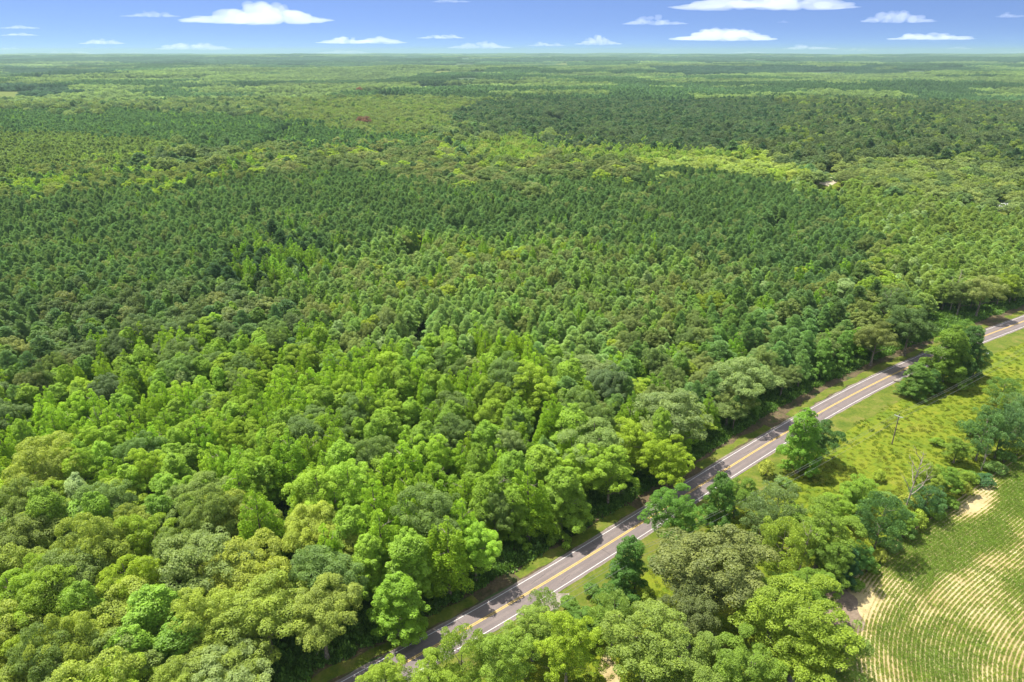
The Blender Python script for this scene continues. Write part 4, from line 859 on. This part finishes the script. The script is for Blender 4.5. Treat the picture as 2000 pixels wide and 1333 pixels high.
# red-leaved trees
x, y = at(713, 256, 0); plant('oak', x, y, 27, 12, (.10, .052, .042), 'large rusty red treetop far off in the green forest left of centre', None, var=1, lod=1)
x, y = at(703, 191, 0); plant('oak', x, y, 27, 8, (.13, .055, .045), 'tiny far red treetop straight above the large rusty red one', None, var=2, lod=2)
# radio mast on the far ridge
q = at(1323, 121.5); zz = float(height(np.array([q[0]]), np.array([q[1]]))[0]); ms = thing('radio_mast', 'hair-thin radio mast on the far ridge right of centre', 'radio mast', (q[0], q[1], zz))
Hm = 70
link('mast', mesh('mast', *join([tube([(math.cos(a) * 1.0, math.sin(a) * 1.0, 0), (math.cos(a) * .5, math.sin(a) * .5, Hm)], [.35, .25], 5) for a in (0, 2.1, 4.2)]), [M_porc]), ms)
link('antenna', mesh('antenna', *tube([(0, 0, Hm), (0, 0, Hm + 6)], [.3, .1], 6), [M_porc]), ms)

# ------------------------------------------------------------------ clouds: real bodies high over the plain
m, t = newmat('cloud'); out = N(t, 'ShaderNodeOutputMaterial'); vc = N(t, 'ShaderNodeVolumePrincipled')
vc.inputs['Color'].default_value = (.99, .99, .995, 1); vc.inputs['Density'].default_value = .00042; vc.inputs['Anisotropy'].default_value = .1
t.links.new(vc.outputs[0], out.inputs['Volume']); M_cloud = m
CL_ = [(500, 24, 310, 44, 'largest white cloud at the top, left of centre'), (293, 27, 118, 13, 'flat wisp just left of the largest cloud'), (1495, 4, 390, 28, 'long cloud cut by the top edge, right of centre'),
 (1417, 67, 226, 25, 'bright flat-based cloud below the long one on the right'), (1280, 40, 132, 17, 'small flat cloud left of the bright flat-based one'), (1755, 33, 152, 23, 'rounded cloud high on the right'),
 (705, 78, 186, 15, 'long low cloud right of the left third'), (937, 88, 138, 14, 'low rounded cloud near the middle'), (862, 71, 104, 9, 'thin wisp above the low rounded middle cloud'),
 (1067, 86, 80, 9, 'small low wisp right of the middle'), (1168, 79, 98, 18, 'double-layered small cloud right of the middle'), (1817, 71, 186, 14, 'flat low cloud on the far right'),
 (38, 52, 88, 9, 'thin wisp at the left edge, upper of two'), (36, 67, 84, 6, 'thin wisp at the left edge, lower of two'), (198, 81, 96, 11, 'small low cloud on the left'),
 (376, 91, 160, 14, 'low spread cloud below the largest cloud'), (133, 103, 110, 8, 'cloud touching the horizon on the left'), (18, 94, 46, 7, 'small wisp above the horizon at the left edge'),
 (668, 101, 124, 8, 'cloud on the horizon below the long low cloud'), (1583, 92, 122, 10, 'low cloud near the horizon below the bright flat-based one'), (1675, 97, 60, 7, 'small cloud on the horizon right of the low pair'),
 (1873, 93, 62, 7, 'small low cloud below the flat one on the far right'), (1975, 29, 74, 11, 'wisp at the right edge high up'), (1297, 97, 40, 5, 'tiny cloud speck on the horizon right of centre'),
 (1530, 42, 30, 6, 'tiny wisp right of the bright flat-based cloud'), (262, 104, 60, 5, 'faint strip on the horizon left of the spread cloud'), (1980, 101, 60, 6, 'horizon strip of cloud at the right edge'),
 (1460, 102, 90, 5, 'faint strip on the horizon under the bright flat-based cloud'), (1075, 103, 70, 4, 'faint strip on the horizon near the middle'), (880, 1, 90, 8, 'sliver of cloud cut by the top edge near the middle')]
import bmesh
for i, (cx_, cy_, cw, ch, lab) in enumerate(CL_):
    rc = np.random.default_rng(300 + i); bot = cy_ + ch / 2; elv = (103.0 - bot) / F
    D = min(max(1400 / max(elv, 1e-4), 27000), 60000)
    kx = D / (F * cp + (666.5 - cy_) * sp_); X0 = (cx_ - 1000) * kx; W2 = cw * kx / 2; Hh = ch * kx; zb = H + D * math.tan(math.atan((666.5 - bot) / F) - PITCH)
    dep = min(W2 * .6, 3500); n_p = int(min(120, 30 + cw * .3)); bm = bmesh.new()
    core = [(rc.uniform(-.6, .6), rc.uniform(.8, 1.05)) for _ in range(2 + cw // 80)]
    for k in range(n_p):
        u = rc.uniform(-1, 1); e = max(.42, max(hh * math.exp(-((u - c_) / .42) ** 2) for c_, hh in core)) * (1 - abs(u) ** 2.5 * .78)
        rx = W2 * rc.uniform(.07, .17) * (1.25 - .5 * e); rz = Hh * e * rc.uniform(.22, .42); zc = rc.uniform(.05, 1) ** 1.2 * max(0, Hh * e - rz) + .06 * Hh
        m4 = __import__('mathutils').Matrix.LocRotScale((u * (W2 - rx), rc.uniform(-1, 1) * dep * .5 * (1 - abs(u) * .6), zc), None, (rx, min(rx, dep * .6), max(rz, Hh * .05)))
        bmesh.ops.create_icosphere(bm, subdivisions=3, radius=1, matrix=m4)
    for v_ in bm.verts:
        v_.co.x += (vnoise(v_.co.x / W2 * 9 + 50, v_.co.z / Hh * 4 + 50, 1, i) - .5) * W2 * .06
        if v_.co.z < 0: v_.co.z *= .25
    me = bpy.data.meshes.new('cloud'); bm.to_mesh(me); bm.free(); me.materials.append(M_cloud)
    o = link('cloud', me); rm = o.modifiers.new('fuse', 'REMESH'); rm.mode = 'VOXEL'; rm.voxel_size = max(min(W2 / 60, Hh / 9), 22)
    o.location = (X0, D, zb); o['label'] = lab; o['category'] = 'cloud'; o['group'] = 'fair weather clouds'

# ------------------------------------------------------------------ haze: the air over the plain
m, t = newmat('air'); out = N(t, 'ShaderNodeOutputMaterial'); pv = N(t, 'ShaderNodeVolumePrincipled')
pv.inputs['Color'].default_value = (.36, .52, .52, 1); pv.inputs['Density'].default_value = 6.5e-5; pv.inputs['Anisotropy'].default_value = .2
t.links.new(pv.outputs[0], out.inputs['Volume'])
hb = link('haze', mesh('haze', *box(-26000, 26000, -500, 25800, -75, 210), [m]), kind='stuff')
